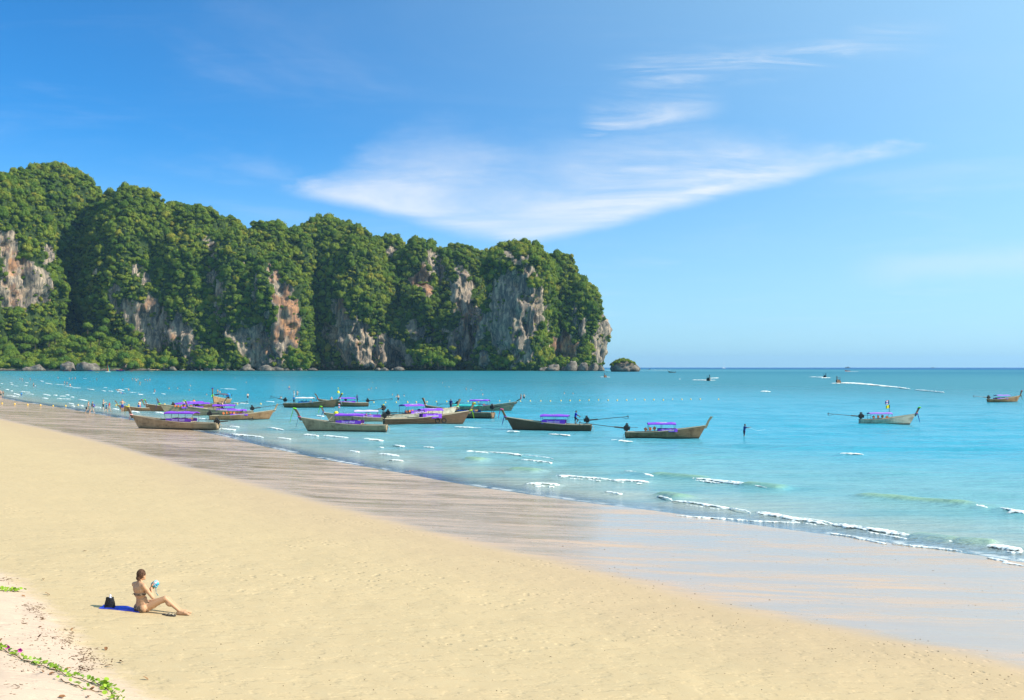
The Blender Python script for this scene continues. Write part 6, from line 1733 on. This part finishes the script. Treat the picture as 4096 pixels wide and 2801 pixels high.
vine('e', [g5(-80, 440), g5(0, 440), g5(70, 440), g5(140, 438), g5(205, 445)], 64, 'separate clump of green vine at the left edge beside the yellow sand', size=.06, spread=.06)

# dead leaves, twigs and seed husks
M_DEAD = mat('dead_leaf'); oi = nd('ShaderNodeObjectInfo'); out(princ(mixc(E(oi.outputs['Random']), (.13, .055, .022), (.36, .17, .07)), .8))
q = MB(); n = 10; top_, bot_ = [], []
for i in range(n):
    t = i / (n - 1); w_ = .27 * math.sin(math.pi * t) ** .8 + .01; z = .14 * math.sin(t * 3.1) + .05 * math.sin(t * 9); top_.append(Vector((t - .5, w_, z + .16 * w_ * 2))); bot_.append(Vector((t - .5, -w_, z + .10 * w_)))
mid_ = [(a + b) * .5 - Vector((0, 0, .06)) for a, b in zip(top_, bot_)]
q.loft([top_, mid_]); q.loft([mid_, bot_]); DL = q.mesh('dead_leaf', True); DL.materials.append(M_DEAD)
DEAD = [((425, 828), 'curled orange brown leaf on the upper part of the sand bank'), ((425, 925), 'upright dried brown leaf standing on the sand bank'), ((590, 940), 'folded brown leaf at the centre of the sand bank'), ((770, 850), 'long reddish leaf where the bank meets the yellow sand'), ((725, 1268), 'brown leaf just above the leafy middle stretch of vine'), ((975, 1485), 'brown curled leaf beside the sparse side shoot'), ((655, 1570), 'orange leaf at the bottom edge below the vine'), ((940, 1565), 'big brown leaf at the bottom edge right of the orange one'),
        ((500, 478), 'small orange leaf on the yellow sand left of the mat'), ((895, 18), 'brown leaf lying alone high up on the open sand'), ((460, 320), 'grey husk on the sand above the vine clump'), ((5, 965), 'brown leaf at the left edge of the sand bank'), ((1120, 1058), 'brown leaf on the yellow sand below the mat'), ((1150, 1240), 'pale brown leaf at the edge between bank and beach'), ((1280, 1195), 'thin twisted leaf on the lower yellow sand'), ((450, 1300), 'dark red leaf below the long flowering vine'), ((550, 1325), 'second dark red leaf below the long flowering vine'), ((245, 498), 'reddish husk just below the vine clump at the left'), ((1540, 1375), 'dark seaweed scrap on the lower yellow sand')]
for k, ((x, y), lb) in enumerate(DEAD):
    o = bpy.data.objects.new('dead_leaf', DL); COL.objects.link(o); p = on_land(*g5(x, y)); s_ = vr.uniform(.07, .13)
    o.location = p + Vector((0, 0, .018)); o.scale = (s_, s_, s_); o.rotation_euler = (vr.gauss(0, .35), vr.gauss(0, .3), vr.uniform(0, 6.28)); tag(o, lb, 'dead leaf', 'dead leaves on the sand')


def litter(name, spots, m_, label, cat):
    """many little chips in one object"""
    v, f = [], []
    for (x, y, z), (_, _, s_, el) in zip(on_land_many([q_[:2] for q_ in spots]), spots):
        s_ *= 1 + y / 45; a = vr.uniform(0, 6.28); u = Vector((math.cos(a), math.sin(a), 0)) * s_ * el; w_ = Vector((-math.sin(a), math.cos(a), 0)) * s_; o = len(v); c = Vector((x, y, z))
        v += [c - u, c + w_, c + u, c - w_, c + Vector((0, 0, s_ * .9))]; f += [(o, o + 1, o + 4), (o + 1, o + 2, o + 4), (o + 2, o + 3, o + 4), (o + 3, o, o + 4)]
    q = MB(); q.add(v, f); return tag(q.build(name, m_), label, cat, kind='stuff')


sp = []
for cx, cy_, rx, ry, n in ((350, 620, 130, 60, 110), (430, 700, 60, 40, 50), (700, 960, 130, 70, 70), (250, 760, 60, 50, 14), (600, 880, 240, 110, 50), (880, 1120, 150, 90, 40), (300, 1230, 330, 70, 60), (900, 1260, 120, 40, 40), (150, 1420, 200, 90, 40), (1000, 1170, 260, 60, 50), (60, 320, 80, 40, 24), (500, 1000, 400, 250, 60)):
    for _ in range(int(n * 1.7)):
        x, y = g5(cx + vr.gauss(0, rx * .5), cy_ + vr.gauss(0, ry * .5))
        if y < 2250: continue
        sp.append((x, y, vr.uniform(.0028, .009), vr.choice((1, 1.5, 3, 7))))
litter('beach_litter', sp, pm('litter_brown', (.10, .055, .03), .9, .4), 'dark twigs and husks scattered on the sand bank', 'litter')
sp = []
for _ in range(420):
    x, y = vr.uniform(300, 4096), vr.uniform(2000, 2800)
    sp.append((x, y, vr.uniform(.003, .009), vr.choice((1, 1.4, 2.5))))
for _ in range(240):
    x = vr.uniform(1700, 4050); y = 2150 + (x - 1700) * .245 + vr.gauss(0, 55); sp.append((x, y, vr.uniform(.004, .012), vr.choice((1, 1.4, 2))))
litter('shell_chips', sp, pm('chip_dark', (.11, .075, .045), .9, .4), 'scattered dark shell chips and pebbles on the beach', 'pebbles')
bpy.data.scenes.remove(BAKE)

# ------------------------------------------------------------------ the sea air
q = MB(); q.box((0, 0, 225), (100000, 100000, 475)); hz = q.build('haze', None)
m = mat('sea_air'); pv = nd('ShaderNodeVolumePrincipled'); pv.inputs['Color'].default_value = (0.40, 0.70, 1.0, 1); pv.inputs['Density'].default_value = HAZE; pv.inputs['Anisotropy'].default_value = 0.2
out(None, E(pv.outputs[0])); hz.data.materials.append(m); hz.display_type = 'WIRE'
tag(hz, 'thin bluish sea haze over the whole bay', 'haze', kind='stuff')

# things that look alike are told apart by their order from left to right
ORD = 'first second third fourth fifth sixth seventh eighth ninth tenth eleventh twelfth thirteenth fourteenth fifteenth sixteenth seventeenth eighteenth nineteenth twentieth'.split()
TENS = {2: 'twenty', 3: 'thirty', 4: 'forty', 5: 'fifty', 6: 'sixty'}


def ordinal(n):
    if n <= 20: return ORD[n - 1]
    return TENS[n // 10] + ('-' + ORD[n % 10 - 1] if n % 10 else 'th')


same = {}
for o in COL.objects:
    if o.parent is None and o.get('category') and o.get('group'): same.setdefault((o['group'], o['label']), []).append(o)
for (gr, lb), obs in same.items():
    if len(obs) < 2: continue
    obs.sort(key=lambda o: o.location.x / max(1.0, o.location.y))
    for i, o in enumerate(obs): o['label'] = ordinal(i + 1) + ' from the left: ' + ' '.join(lb.split()[:12])
